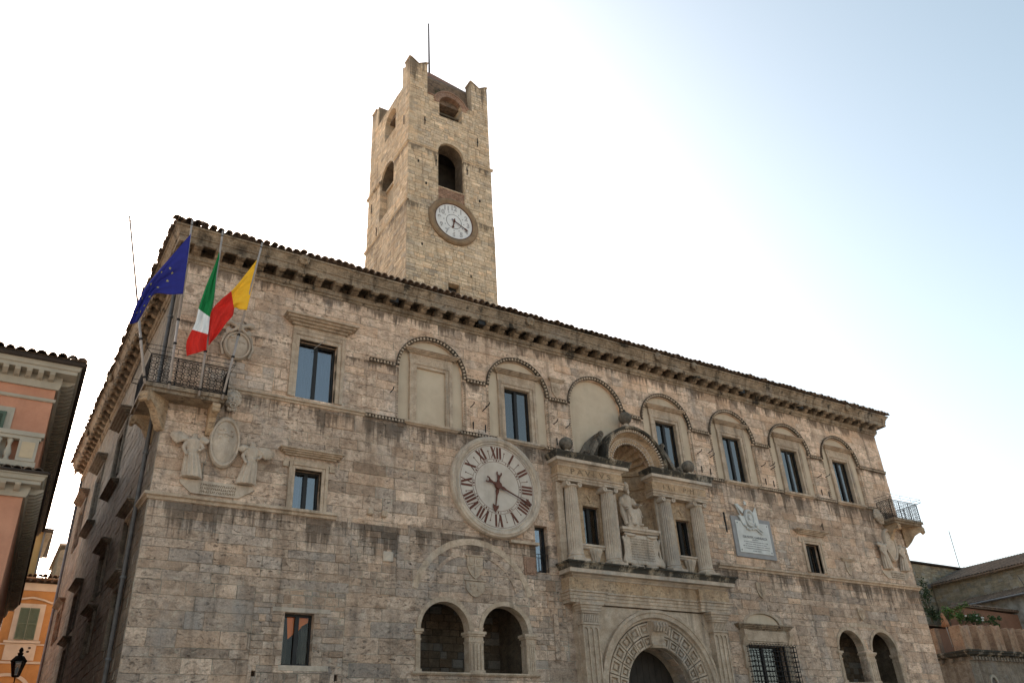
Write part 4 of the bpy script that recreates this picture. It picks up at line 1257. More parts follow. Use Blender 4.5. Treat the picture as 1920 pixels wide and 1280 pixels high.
# torso, shoulders, cope
st.loft([ring_((sx_, sy_ + .08, sz_ + .58), .22, .17, 24), ring_((sx_, sy_ + .06, sz_ + .85), .20, .15, 24, .04), ring_((sx_, sy_ + .05, sz_ + 1.08), .24, .15, 24, .03), ring_((sx_, sy_ + .05, sz_ + 1.18), .17, .12, 24), ring_((sx_, sy_ + .04, sz_ + 1.26), .075, .075, 24)])
st.tube([(sx_ - .22, sy_ + .05, sz_ + 1.10), (sx_ - .32, sy_ - .02, sz_ + .85), (sx_ - .28, sy_ - .22, sz_ + .72)], [.095, .08, .055], 10)
st.tube([(sx_ + .22, sy_ + .05, sz_ + 1.10), (sx_ + .30, sy_ - .05, sz_ + .86), (sx_ + .24, sy_ - .28, sz_ + .80)], [.095, .08, .055], 10)
# cape edges hanging over the knees
st.tube([(sx_ - .27, sy_ + .0, sz_ + 1.05), (sx_ - .34, sy_ - .1, sz_ + .6), (sx_ - .30, sy_ - .2, sz_ + .12)], [.05, .09, .07], 8)
st.tube([(sx_ + .27, sy_ + .0, sz_ + 1.05), (sx_ + .38, sy_ - .1, sz_ + .65), (sx_ + .36, sy_ - .22, sz_ + .42)], [.05, .08, .06], 8)
# hands with fingers
for s, c in ((-1, (sx_ - .27, sy_ - .26, sz_ + .71)), (1, (sx_ + .22, sy_ - .33, sz_ + .80))):
    st.ell(c, (.045, .05, .028))
    for k in range(4): st.tube([(c[0] - .03 + .02 * k, c[1] - .03, c[2]), (c[0] - .035 + .022 * k, c[1] - .085, c[2] - .005), (c[0] - .035 + .022 * k, c[1] - .10, c[2] - .035)], [.011, .010, .009], 6)
    st.tube([(c[0] - s * .03, c[1], c[2]), (c[0] - s * .06, c[1] - .04, c[2] + .01)], [.012, .010], 6)
# head with mitre and beard
hz = sz_ + 1.42
st.ell((sx_, sy_ - .01, hz), (.095, .115, .135), 16, 12)
st.ell((sx_, sy_ - .10, hz - .12), (.06, .045, .10)); st.ell((sx_, sy_ - .125, hz - .005), (.018, .03, .035))
st.ell((sx_ - .10, sy_, hz), (.015, .03, .04)); st.ell((sx_ + .10, sy_, hz), (.015, .03, .04))
st.loft([ring_((sx_, sy_, hz + .06), .105, .12), ring_((sx_, sy_, hz + .14), .10, .115), ring_((sx_, sy_, hz + .22), .06, .07), ring_((sx_, sy_, hz + .27), .02, .02)])
so = st.build('statue', 'pale_stone')
remesh(so, 0.011, 0)
tag(so, 'pale stone seated figure in long robes and cap inside the shell niche', 'statue')

# ------------------------------------------------------------------ carved reliefs at the corners
def angel(cx, zb, s, parent, y0=-.08, wk=1.0):
    h = 1.08
    b = MB()
    n = 48
    def rr(z, rx, ry, dx=0, fold=.0): return [(cx + dx + rx * (1 + fold * math.sin(i / n * 2 * PI * 11)) * math.cos(2 * PI * i / n), y0 - .03 + ry * (1 + fold * math.sin(i / n * 2 * PI * 11)) * math.sin(2 * PI * i / n), z) for i in range(n)]
    b.loft([rr(zb, .23, .14, -.05 * s, .17), rr(zb + .25, .20, .135, -.02 * s, .15), rr(zb + .48, .175, .13, .01 * s, .09), rr(zb + .60, .16, .12, .02 * s, .03), rr(zb + .64, .175, .13, .02 * s), rr(zb + .68, .155, .12, .02 * s),
            rr(zb + .84, .185, .13, .02 * s, .02), rr(zb + .94, .19, .12, .02 * s), rr(zb + 1.0, .08, .08, .02 * s), rr(zb + 1.06, .065, .07, .02 * s)])
    x = cx + .02 * s
    b.tube([(x - .15, y0 - .05, zb + .92), (x - .23, y0 - .10, zb + .70), (x - .17, y0 - .16, zb + .55)], [.065, .05, .04], 8)
    b.tube([(x + .15, y0 - .05, zb + .92), (x + .23, y0 - .10, zb + .74), (x + .15, y0 - .17, zb + .66)], [.065, .05, .04], 8)
    b.ell((x - .16, y0 - .17, zb + .53), (.04, .045, .05)); b.ell((x + .14, y0 - .18, zb + .66), (.045, .04, .04))
    b.ell((x, y0 - .05, zb + 1.07), (.07, .06, .05))
    o = b.build('carved_angel', 'pale_stone', parent); remesh(o, .010, 0)
    for sd, k in ((-1, .88 if s < 0 else .45), (1, .45 if s < 0 else .88)):
        w = MB(); hinge = Vector((x + sd * .12, y0 - .03, zb + .92))
        for f in range(7):
            t = f / 6
            L_ = (.54 - .22 * abs(t - .25)) * k * wk
            an = R((112 if s < 0 else 88) - 46 * t)     # raised on one figure, drooping on the other
            tip = hinge + Vector((sd * L_ * math.sin(an), -.02 - .012 * f, -L_ * math.cos(an) * .95))
            mid = hinge.lerp(tip, .5) + Vector((sd * .02, -.025, .05))
            w.tube([hinge, hinge.lerp(tip, .25) + Vector((0, -.02, .04)), mid, tip], [.045, .065, .06, .03], 7)
        w.build('wing', 'pale_stone', o, smooth=True)
    return o

def oval_shield(cx, cz, rx, rz, parent, y0=-.1):
    ex = rz / rx
    b = MB().ring(cx, cz, [(rx, .02), (rx, y0), (rx * .93, y0 - .06), (rx * .84, y0 - .05), (rx * .80, y0)], 0, 2 * PI, 40, ex=ex)
    o = b.build('carved_shield', 'pale_stone', parent, smooth=False)
    c = MB(); vs = [(cx, y0 - .05, cz)]; fs = []
    for k, (q, yy) in enumerate(((.4, -.045), (.7, -.02), (.86, .01))):
        for i in range(32):
            a = 2 * PI * i / 32
            vs.append((cx + rx * q * math.cos(a), y0 + yy, cz + rz * q * math.sin(a)))
    for i in range(32):
        fs.append((0, 1 + i, 1 + (i + 1) % 32))
        for k in range(2): fs.append((1 + k * 32 + i, 1 + (k + 1) * 32 + i, 1 + (k + 1) * 32 + (i + 1) % 32, 1 + k * 32 + (i + 1) % 32))
    c.add(vs, fs); c.build('shield_field', 'pale_stone', o, smooth=True)
    d = MB()
    for k in range(9):
        d.ell((cx + rnd.uniform(-.45, .45) * rx, y0 - .03, cz + rz * rnd.uniform(-.1, .62)), (rnd.uniform(.03, .07), .035, rnd.uniform(.02, .06)), 8, 6)
    d.tube([(cx - rx * .5, y0 - .03, cz + rz * .25), (cx, y0 - .05, cz + rz * .32), (cx + rx * .5, y0 - .03, cz + rz * .22)], .025, 6)
    d.build('shield_charge', 'pale_stone', o, smooth=True)
    return o
def corner_relief(cx, zb, parent, wk=1.0, rx=.385, dx=.70):
    oval_shield(cx, zb + 1.03, rx, .69, parent)
    a1 = angel(cx - dx - .02, zb, -1, parent, wk=wk); a2 = angel(cx + dx - .02, zb, 1, parent, wk=wk)
    b = MB().prism([(cx - .92, zb - .06), (cx - .9, zb - .14), (cx - .62, zb - .36), (cx + .5, zb - .36), (cx + .62, zb - .28), (cx + .85, zb - .13), (cx + .85, zb - .02), (cx - .5, zb - .02)], -.05, .02)
    o = b.build('relief_plinth', 'pale_stone', parent)
    r_ = MB()
    for k in range(3):
        x = cx - .42
        while x < cx + .42:
            w_ = rnd.uniform(.02, .045); z_ = zb - .32 + .085 * k
            r_.tube([(x, -.052, z_), (x + w_ * rnd.uniform(0, .8), -.055, z_ + .06)], .008, 4)
            if rnd.random() < .5: r_.tube([(x, -.052, z_ + .03), (x + w_, -.055, z_ + rnd.uniform(0, .06))], .007, 4)
            x += w_ + .012
    r_.build('worn_inscription', 'inscription_faint', o, kind='stuff')
corner_relief(1.53, 8.61, palace)
corner_relief(28.35, 8.62, palace, .5, .36, .58)
def mask(cx, cz, parent, k=1.0):
    b = MB(); y = -.10
    b.ell((cx, y, cz), (.17 * k, .15, .23 * k), 16, 12); b.ell((cx, y - .15, cz - .01), (.035, .05, .075))
    for s in (-1, 1):
        b.ell((cx + s * .065, y - .125, cz + .085), (.05, .03, .02)); b.ell((cx + s * .08, y - .11, cz - .03), (.05, .04, .04)); b.ell((cx + s * .17, y, cz), (.05, .06, .09))
        b.tube([(cx, y - .16, cz - .085), (cx + s * .07, y - .16, cz - .10), (cx + s * .11, y - .12, cz - .16)], .02, 6)
    for q in range(11):
        a = R(-20 + 220 * q / 10)
        b.ell((cx + .18 * k * math.cos(a), y + .03, cz + .04 + .23 * k * math.sin(a)), (.06, .08, .055), 8, 6)
    b.ring(cx, cz - .19, [(.05, y - .16), (.085, y - .16), (.085, y - .02), (.05, y - .02)], 0, 2 * PI, 14, ex=.75)
    for q in range(5): b.ell((cx + .05 * (q - 2), y - .07, cz - .27 - .02 * (q % 2)), (.035, .06, .05), 7, 5)
    o = b.build('carved_mask', 'pale_stone', parent); remesh(o, .010, 0)
mask(1.58, 10.80, palace, 1.1); mask(28.05, 10.80, palace, 1.1)
# crest over the balcony window
oval_shield(1.53, 12.42, .36, .42, palace)
b = MB()
for s in (-1, 1):
    b.tube([(1.53 - s * .25, -.08, 12.80), (1.53, -.12, 12.98), (1.53 + s * .28, -.08, 13.12)], [.05, .04, .07], 8)
    b.ell((1.53 + s * .32, -.08, 13.10), (.09, .07, .09)); b.ell((1.53 + s * .27, -.06, 12.85), (.08, .06, .12))
    b.tube([(1.53 + s * .33, -.06, 12.75), (1.53 + s * .42, -.05, 12.4), (1.53 + s * .33, -.05, 12.1)], [.05, .035, .04], 7)
b.ell((1.53, -.10, 13.0), (.13, .08, .12))
o = b.build('carved_crest', 'pale_stone', palace); remesh(o, .016, 1)

# ------------------------------------------------------------------ balconies
def lattice(b, p0, p1, z0, z1, r=.009):
    """Iron panel of touching rings and diagonals between two plan points."""
    p0, p1 = Vector((*p0, 0)), Vector((*p1, 0)); L_ = (p1 - p0).length; d = (p1 - p0) / L_
    cw = .155; n = max(1, round(L_ / cw)); cw = L_ / n; m_ = max(1, round((z1 - z0) / cw)); ch = (z1 - z0) / m_
    for i in range(n):
        for j in range(m_):
            c = p0 + d * (cw * (i + .5)); cz = z0 + ch * (j + .5)
            pts = []
            for k in range(9):
                a = 2 * PI * k / 8
                q = c + d * (cw * .36 * math.cos(a)); pts.append((q.x, q.y, cz + ch * .36 * math.sin(a)))
            b.tube(pts, r, 4)
            a_ = c - d * cw / 2; e_ = c + d * cw / 2
            for (q0, q1, za, zb) in ((a_, c, 0, .5), (c, e_, .5, 1), (a_, c, 1, .5), (c, e_, .5, 0)):
                if (za - .5) == 0: continue
                qq0 = q0 if za != .5 else q0
            b.tube([(a_.x, a_.y, cz - ch / 2), (c.x - d.x * cw * .25, c.y - d.y * cw * .25, cz - ch * .25)], r, 4)
            b.tube([(e_.x, e_.y, cz - ch / 2), (c.x + d.x * cw * .25, c.y + d.y * cw * .25, cz - ch * .25)], r, 4)
            b.tube([(a_.x, a_.y, cz + ch / 2), (c.x - d.x * cw * .25, c.y - d.y * cw * .25, cz + ch * .25)], r, 4)
            b.tube([(e_.x, e_.y, cz + ch / 2), (c.x + d.x * cw * .25, c.y + d.y * cw * .25, cz + ch * .25)], r, 4)

def corner_balcony(mx, xr, p, side, zs):
    """Slab wrapped round a palace corner; mx maps the local x (outwards from the corner = negative)."""
    f = (lambda x, y: (mx + side * x, y))
    poly = [(-p, -p), (xr, -p), (xr, .01), (.01, .01), (.01, xr), (-p, xr)]
    pw = [f(*q) for q in poly]
    b = MB().prism_z(pw, zs - .10, zs)
    poly2 = [(-p + .06, -p + .06), (xr - .06, -p + .06), (xr - .06, .01), (.01, .01), (.01, xr - .06), (-p + .06, xr - .06)]
    b.prism_z([f(*q) for q in poly2], zs - .19, zs - .101)
    bal = b.build('balcony', 'cornice_stone', palace)
    # scroll brackets: front, diagonal, side
    def bracket(px, py, dx, dy, reach, ztop, drop, wd):
        d = Vector((dx, dy)).normalized(); nrm = Vector((-d.y, d.x))
        prof = [(0, ztop - drop), (.10 * reach, ztop - drop), (.30 * reach, ztop - drop * .80), (.55 * reach, ztop - drop * .45), (.80 * reach, ztop - drop * .30), (.93 * reach, ztop - drop * .28), (reach, ztop - drop * .18), (reach, ztop - .03), (.9 * reach, ztop), (0, ztop)]
        q = MB(); vs = []
        for sgn in (-.5, .5):
            for o, z in prof: vs.append((px + d.x * o + nrm.x * wd * sgn, py + d.y * o + nrm.y * wd * sgn, z))
        k = len(prof)
        q.add(vs, [tuple(range(k)), tuple(range(2 * k - 1, k - 1, -1))] + [(i, (i + 1) % k, k + (i + 1) % k, k + i) for i in range(k)])
        for zc in (ztop - drop * .17,):
            e = []
            for sgn in (-.55, .55): e.append((px + d.x * reach * .94 + nrm.x * wd * sgn, py + d.y * reach * .94 + nrm.y * wd * sgn, zc))
            q.tube(e, drop * .12, 12)
            q.tube([(a[0] + d.x * .03, a[1] + d.y * .03, a[2] - drop * .14) for a in e], drop * .085, 12)
        q.build('bracket', 'niche_stone', bal)
    zt = zs - .19
    c0 = f(-.0, -.0)
    bracket(f(.0, .0)[0] - side * .0, .0, -side, -1, p * 1.28, zt, .78, .20)
    q = f(xr - .24, 0); bracket(q[0], q[1], 0, -1, p * .9, zt, .72, .17)
    q = f(0, xr - .24); bracket(q[0], q[1], -side, 0, p * .9, zt, .72, .17)
    # railing
    r = MB()
    o = .05
    A, B, C_, D_ = f(xr - .03, 0), f(xr - .03, -p + o), f(-p + o, -p + o), f(-p + o, xr - .03)
    E_ = f(0, xr - .03)
    z1 = zs + .78
    for (s0, s1) in ((A, B), (B, C_), (C_, D_), (D_, E_)):
        L_ = math.hypot(s1[0] - s0[0], s1[1] - s0[1])
        for z, rd in ((zs + .04, .012), (z1, .016), (z1 - .05, .010)): r.tube([(*s0, z), (*s1, z)], rd, 5)
        lattice(r, s0, s1, zs + .06, z1 - .06)
        kp = max(1, round(L_ / .62))
        for i in range(kp + 1):
            t = i / kp; r.tube([(s0[0] + (s1[0] - s0[0]) * t, s0[1] + (s1[1] - s0[1]) * t, zs), (s0[0] + (s1[0] - s0[0]) * t, s0[1] + (s1[1] - s0[1]) * t, z1)], .013, 5)
    r.build('railing', 'iron', bal)
    # light outer safety rails standing out from the top
    g_ = MB(); oo = -.10
    A2, B2, C2, D2, E2 = f(xr + .06, 0), f(xr + .06, -p + oo), f(-p + oo, -p + oo), f(-p + oo, xr + .06), f(0, xr + .06)
    for z in (z1 + .05, z1 + .17): g_.tube([(*A2, z), (*B2, z), (*C2, z), (*D2, z), (*E2, z)], .008, 4)
    for (i, j) in ((B, B2), (C_, C2), (D_, D2)): g_.tube([(*i, z1 - .02), (*j, z1 + .05), (*j, z1 + .17)], .009, 4)
    for t in (.33, .66): 
        q = (B2[0] + (C2[0] - B2[0]) * t, B2[1]); g_.tube([(*q, z1), (*q, z1 + .17)], .007, 4)
    g_.build('safety_rail', 'iron', bal)
    return bal
corner_balcony(0.0, 1.36, .62, 1, 10.68)
corner_balcony(W, 1.30, .66, -1, 10.66)

# ------------------------------------------------------------------ floodlights tucked under the cornice
for k, (x, lab) in enumerate(((5.95, 'black floodlight under the cornice above the blank arched panel'), (9.05, 'black floodlight under the cornice above the big white clock'),
                              (20.95, 'black floodlight under the cornice, between the two rightmost pairs of arches'), (24.35, 'black floodlight under the cornice, rightmost of the four'))):
    b = MB().box(x - .11, x + .11, -.36, -.18, 14.93, 15.05); b.box(x - .13, x + .13, -.38, -.36, 14.91, 15.06); b.tube([(x, -.25, 15.04), (x, -.25, 15.082)], .02, 6)
    f_ = b.build('floodlight', 'dark_frame'); tag(f_, lab, 'floodlight', 'floodlights under the palace cornice')
# ------------------------------------------------------------------ clocks
def disc(b, cx, cz, r, y0, y1, n=64, tone=0.0):
    b.ring(cx, cz, [(0.0001, y0), (r, y0), (r, y1), (0.0001, y1)], 0, 2 * PI, n, tone)
    return b
CX, CZ, CY = 9.54, 9.58, -.10
clock = thing('wall_clock', 'huge round white clock with brown Roman numerals on the palace front', 'clock', (CX, -.1, CZ - 1.57))
rim = MB().ring(CX, CZ, [(1.30, -.11), (1.33, -.15), (1.37, -.14), (1.40, -.18), (1.47, -.20), (1.50, -.17), (1.54, -.16), (1.57, -.10), (1.57, .02), (1.30, .02)], 0, 2 * PI, 96)
rim.build('rim', 'pale_stone', clock, smooth=False)
disc(MB(), CX, CZ, 1.31, -.105, .02, 96).build('dial', 'dial_white', clock)
ln = MB()
for r in (1.265, .85, .765): ln.ring(CX, CZ, [(r - .005, -.109), (r + .005, -.109), (r + .005, -.1), (r - .005, -.1)], 0, 2 * PI, 96)
ln.build('ring_line', 'rust_red', clock)
dt = MB()
for k in range(60):
    if k % 5 in (1, 4): r_, q = .808, .018
    elif k % 5 == 0: r_, q = .808, .028
    else: continue
    a = 2 * PI * k / 60
    disc(dt, CX + r_ * math.sin(a), CZ + r_ * math.cos(a), q, -.110, -.1, 10)
dt.build('minute_dot', 'rust_red', clock)
ROM = ['XII', 'I', 'II', 'III', 'IIII', 'V', 'VI', 'VII', 'VIII', 'IX', 'X', 'XI']
def stroke(b, x0, r0, x1, r1, w, a, y):
    """A slanted bar in the numeral's own (across, radial) axes."""
    ca, sa = math.cos(a), math.sin(a)
    pts = [(x0 - w / 2, r0), (x0 + w / 2, r0), (x1 + w / 2, r1), (x1 - w / 2, r1)]
    b.prism([(CX + x * ca + r * sa, CZ - x * sa + r * ca) for x, r in pts], y - .008, y + .004)
for k, s in enumerate(ROM):
    a = 2 * PI * k / 12
    b = MB(); wid = {'I': .10, 'V': .18, 'X': .19}
    tot = sum(wid[c] for c in s); x = -tot / 2
    for c in s:
        w_ = wid[c]; m_ = x + w_ / 2
        if c == 'I': stroke(b, m_, .87, m_, 1.235, .066, a, -.105)
        elif c == 'V': stroke(b, m_, .87, m_ - .065, 1.235, .072, a, -.105); stroke(b, m_, .87, m_ + .065, 1.235, .026, a, -.1055)
        else: stroke(b, m_ + .065, .87, m_ - .065, 1.235, .072, a, -.105); stroke(b, m_ - .065, .87, m_ + .065, 1.235, .026, a, -.1055)
        x += w_
    for r0 in (.865, 1.225): stroke(b, -tot / 2 + .01, r0 + .006, tot / 2 - .01, r0 + .006, .012, a, -.1052) if False else None
    b.build('numeral', 'rust_red', clock)
    a2 = a + PI / 12
    h = MB(); h.tube([(CX + .86 * math.sin(a2), -.11, CZ + .86 * math.cos(a2)), (CX + 1.10 * math.sin(a2), -.11, CZ + 1.10 * math.cos(a2))], .006, 4)
    disc(h, CX + 1.11 * math.sin(a2), CZ + 1.11 * math.cos(a2), .022, -.112, -.1, 10)
    h.build('half_hour_mark', 'rust_red', clock)
def hand(ang, L_, tail, y, w, spade, name):
    b = MB(); ca, sa = math.cos(ang), math.sin(ang)
    T = lambda pts: [(CX + x * ca + r * sa, CZ - x * sa + r * ca) for x, r in pts]
    b.prism(T([(-w * .35, 0), (-w * .9, .18), (-w * .35, .30), (-w * .2, L_ - .2), (w * .2, L_ - .2), (w * .35, .30), (w * .9, .18), (w * .35, 0)]), y, y + .02)
    b.prism(T([(-spade, L_ - .24), (-spade * .9, L_ - .14), (0, L_), (spade * .9, L_ - .14), (spade, L_ - .24), (0, L_ - .19)]), y - .001, y + .021)
    b.prism(T([(-w * .4, 0), (w * .4, 0), (w * .95, -.12), (w * .5, -.20), (w * .9, -tail + .08), (w * .5, -tail + .05), (-w * .5, -tail + .05), (-w * .9, -tail + .08), (-w * .5, -.20), (-w * .95, -.12)]), y + .002, y + .019)
    cx, cz = T([(0, -tail)])[0]
    a0 = PI / 2 - ang + PI
    b.ring(cx, cz, [(.055, y + .001), (.095, y + .001), (.095, y + .018), (.055, y + .018)], a0 - R(-60) , a0 + R(300), 16)
    return b.build(name, 'rust_red', clock)
hand(R(189), .83, .40, -.15, .065, .10, 'hour_hand'); hand(R(112), 1.24, .40, -.19, .06, .085, 'minute_hand')
disc(MB(), CX, CZ, .105, -.215, -.12, 20).build('hub', 'rust_red', clock)

# ------------------------------------------------------------------ clock tower
TX0, TX1, TY, TD = 9.69, 14.25, 7.0, 4.85
TF = Matrix.Translation((0, TY, 0))
TL = Matrix(((0, 1, 0, TX0), (-1, 0, 0, TY), (0, 0, 1, 0), (0, 0, 0, 1)))
tower = thing('clock_tower', 'tall square stone bell tower with corner merlons rising behind the palace roof', 'tower', (12.0, 9.4, 15.0))
tw = MB().box(TX1 - .6, TX1, TY + .81, TY + TD, 14, 32.83); tw.box(TX0 + .81, TX1 - .6, TY + TD - .6, TY + TD, 14, 32.83)
tower_wall = tw.build('tower_wall', 'tower_stone', tower)
def ttone(x, z, rg): return rg.gauss(0.3, .5) + (.15 if z < 29 else 0), rg.uniform(-1, .75)
ZB = 25.62
FM = (11.27, 12.69, 26.10, 29.22, 29.95); FT = (11.37, 12.66, 31.62, 32.50, 33.15)
LM = (-3.25, -1.62, 26.45, 28.75, 29.62); LT = (-2.95, -1.62, 31.42, 32.45, 33.1)
with frame(TF):
    masonry(tower_wall, TX0 - .05, TX1 + .05, 15.5, ZB, [(11.73, 12.30, 21.05, 21.62)], (.13, .25), (.16, .48), 'tower_stone', 71, y=-.05, depth=.8, single=180, tonef=ttone, bev=.012, proud=(0, .02))
    masonry(tower_wall, TX0 - .025, TX1 + .025, ZB, 29.2, [FM], (.13, .25), (.16, .48), 'tower_stone', 72, y=-.025, depth=.8, single=90, tonef=ttone, bev=.012, proud=(0, .02))
    masonry(tower_wall, TX0, TX1, 29.2, 32.83, [FM, FT], (.13, .23), (.16, .45), 'tower_stone', 73, y=0, depth=.8, single=30, tonef=ttone, bev=.012, proud=(0, .02))
    MB().box(11.72, 12.31, .28, .34, 21.04, 21.63).build('shade_panel', 'room_dark', tower)  # black panel added as the darkness inside the small window
    # brick infill under the bell opening
    b = MB()
    for j in range(9):
        z = 26.10 + j * .098
        for i in range(6):
            x = 11.27 + i * .245 - (.12 if j % 2 else 0)
            x0, x1 = max(11.27, x), min(12.69, x + .235)
            if x1 - x0 > .03: b.box(x0, x1, -.01 - rnd.uniform(0, .01), .3, z, z + .086, rnd.uniform(-.8, .8))
    b.box(11.27, 12.69, .005, .31, 26.1, 26.98, -.5)
    b.build('brick_infill', 'brick', tower_wall)
    MB().box(11.27, 12.69, -.03, .4, 26.985, 27.03).build('sill', 'tower_stone', tower_wall)
    # arched opening surrounds: brick ring above the top opening
    for k in range(22):
        a0 = PI * k / 22 + .012; a1 = PI * (k + 1) / 22 - .012
        MB().ring(12.015, 32.50, [(.655, -.02), (.93, -.02), (.93, .7), (.655, .7)], a0, a1, 2, tone=rnd.uniform(-.5, .7)).build('arch_brick', 'brick', tower_wall)
    MB().ring(12.015, 32.50, [(.935, -.05), (1.01, -.05), (1.01, .5), (.935, .5)], R(10), R(170), 20).build('arch_coping', 'brick', tower_wall)
    for (a, c) in ((10.70, 11.06), (12.98, 13.10)): MB().box(a, c, -.05, .5, 32.831, 32.90).build('parapet_coping', 'brick', tower_wall)
    for (a, c) in ((TX0 - .12, 11.25), (12.71, TX1 + .12)): MB().sweep([(a, 0), (c, 0)], [(-.02, 29.12), (.03, 29.12), (.09, 29.18), (.09, 29.24), (-.02, 29.27)]).build('string_course', 'tower_stone', tower)
    MB().box(11.2, 12.9, .32, .40, 32.12, 32.22).build('beam', 'bark', tower)
    for (x, z0, z1) in ((10.53, 30.6, 31.12), (13.52, 30.45, 31.0), (11.14, 28.2, 28.8), (12.86, 28.3, 28.85)):
        MB().tube([(x, -.05, z0), (x, -.06, z1)], .022, 5).ell((x, -.07, (z0 + z1) / 2), (.045, .04, .06), 6, 4).build('anchor_iron', 'iron', tower)
    for (x, z) in ((10.61, 26.9), (13.53, 26.92), (10.41, 23.3), (12.9, 22.3), (10.2, 28.1)):
        MB().box(x - .035, x + .035, -.072, -.02, z - .06, z + .06).build('putlog_patch', 'room_dark', tower)  # black blocks on the face, painted shade in place of real holes
    MB().box(12.66, 12.69, .12, .82, 27.0, 29.2).box(11.27, 11.30, .12, .82, 27.0, 29.2).ring(11.98, 29.22, [(.69, .12), (.712, .12), (.712, .82), (.69, .82)], 0, PI, 20).build('dirt_shade_liner', 'loggia_stone', tower_wall)  # thin dark sheets over the reveals: dirt, and shade of the deep opening
    MB().ring(11.98, 29.22, [(.71, -.03), (.86, -.02), (.86, .05), (.71, .4)], 0, PI, 20).build('arch_band', 'tower_stone', tower_wall)
with frame(TL):
    masonry(tower_wall, -TD, .04, 15.5, ZB, [], (.13, .25), (.16, .48), 'tower_stone', 74, y=-.05, depth=.8, single=40, tonef=lambda x, z, rg: (rg.gauss(-.15, .4), rg.uniform(-.8, .9)), bev=.012, proud=(0, .02))
    masonry(tower_wall, -TD, .02, ZB, 29.2, [LM], (.13, .25), (.16, .48), 'tower_stone', 75, y=-.025, depth=.8, single=30, tonef=ttone, bev=.012)
    masonry(tower_wall, -TD, -.001, 29.2, 33.5, [LM, LT], (.13, .23), (.16, .45), 'tower_stone', 76, y=0, depth=.8, single=20, tonef=ttone, bev=.012)
    for (a, c, z) in ((-1.6, .12, 29.2), (-TD - .1, -3.27, 29.0), (-TD - .12, .14, ZB)):
        MB().sweep([(a, 0), (c, 0)], [(-.02, z - .08), (.05, z - .08), (.11, z - .02), (.11, z + .04), (-.02, z + .07)]).build('string_course', 'tower_stone', tower)
    MB().ring((LM[0] + LM[1]) / 2, LM[3], [(.815, -.03), (.95, -.02), (.95, .05), (.815, .4)], 0, PI, 20, ex=1.06).build('arch_band', 'tower_stone', tower_wall)
    MB().box(LM[0], LM[0] + .03, .06, .80, 28.5, 28.8).box(LM[1] - .03, LM[1], .06, .80, 28.5, 28.8).ring((LM[0] + LM[1]) / 2, LM[3], [(.79, .06), (.814, .06), (.814, .82), (.79, .82)], 0, PI, 20, ex=1.06).box(LM[0], LM[1], .6, .64, 28.5, 29.6).build('dirt_shade_liner', 'loggia_stone', tower_wall)  # dark sheets added to paint in the shade of the upper opening
    MB().box(LM[0], LM[1], .35, .6, 26.45, 28.40).box(LM[0], LM[1], .25, .62, 28.401, 28.5).build('infill_wall', 'tower_stone', tower_wall)
    for (x, z0, z1) in ((-.45, 30.6, 31.2), (-4.3, 27.7, 28.3), (-3.5, 25.7, 26.3)):
        MB().tube([(x, -.06, z0), (x, -.07, z1)], .022, 5).build('anchor_iron', 'iron', tower)
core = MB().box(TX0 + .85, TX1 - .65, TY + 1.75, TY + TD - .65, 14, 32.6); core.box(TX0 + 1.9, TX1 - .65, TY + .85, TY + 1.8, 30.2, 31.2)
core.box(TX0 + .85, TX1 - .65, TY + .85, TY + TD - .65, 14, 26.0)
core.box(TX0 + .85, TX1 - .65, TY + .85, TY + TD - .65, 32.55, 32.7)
core.build('belfry_shade_core', 'belfry_shade', tower)  # near-black block added in place of the unlit hollow of the belfry
# pyramid roof with brick courses
pr = MB(); apex = Vector((12.0, 9.42, 37.3)); nstep = 26
prev = None
def _half(z): return 2.1 - .3 * (z - 32.72) / 1.88 if z < 34.6 else 1.8 * (37.3 - z) / 2.7
for k in range(nstep):
    z0 = 32.72 + 4.58 * k / nstep; z1 = 32.72 + 4.58 * (k + 1) / nstep
    h0, h1 = _half(z0), _half(z1) + .015
    pr.loft([[(12.0 - h0, 9.42 - h0 * 1.04, z0), (12.0 + h0, 9.42 - h0 * 1.04, z0), (12.0 + h0, 9.42 + h0 * 1.04, z0), (12.0 - h0, 9.42 + h0 * 1.04, z0)],
             [(12.0 - h1, 9.42 - h1 * 1.04, z1), (12.0 + h1, 9.42 - h1 * 1.04, z1), (12.0 + h1, 9.42 + h1 * 1.04, z1), (12.0 - h1, 9.42 + h1 * 1.04, z1)]],
            tone=rnd.uniform(-.5, .4), mi=0 if z0 > 35.2 else 1)
pr.build('spire_roof', ['red_tile', 'roof_tile'], tower)
MB().tube([(12.0, 9.42, 37.2), (11.95, 9.42, 41.3)], [.055, .04], 6).build('lightning_rod', 'iron', tower)
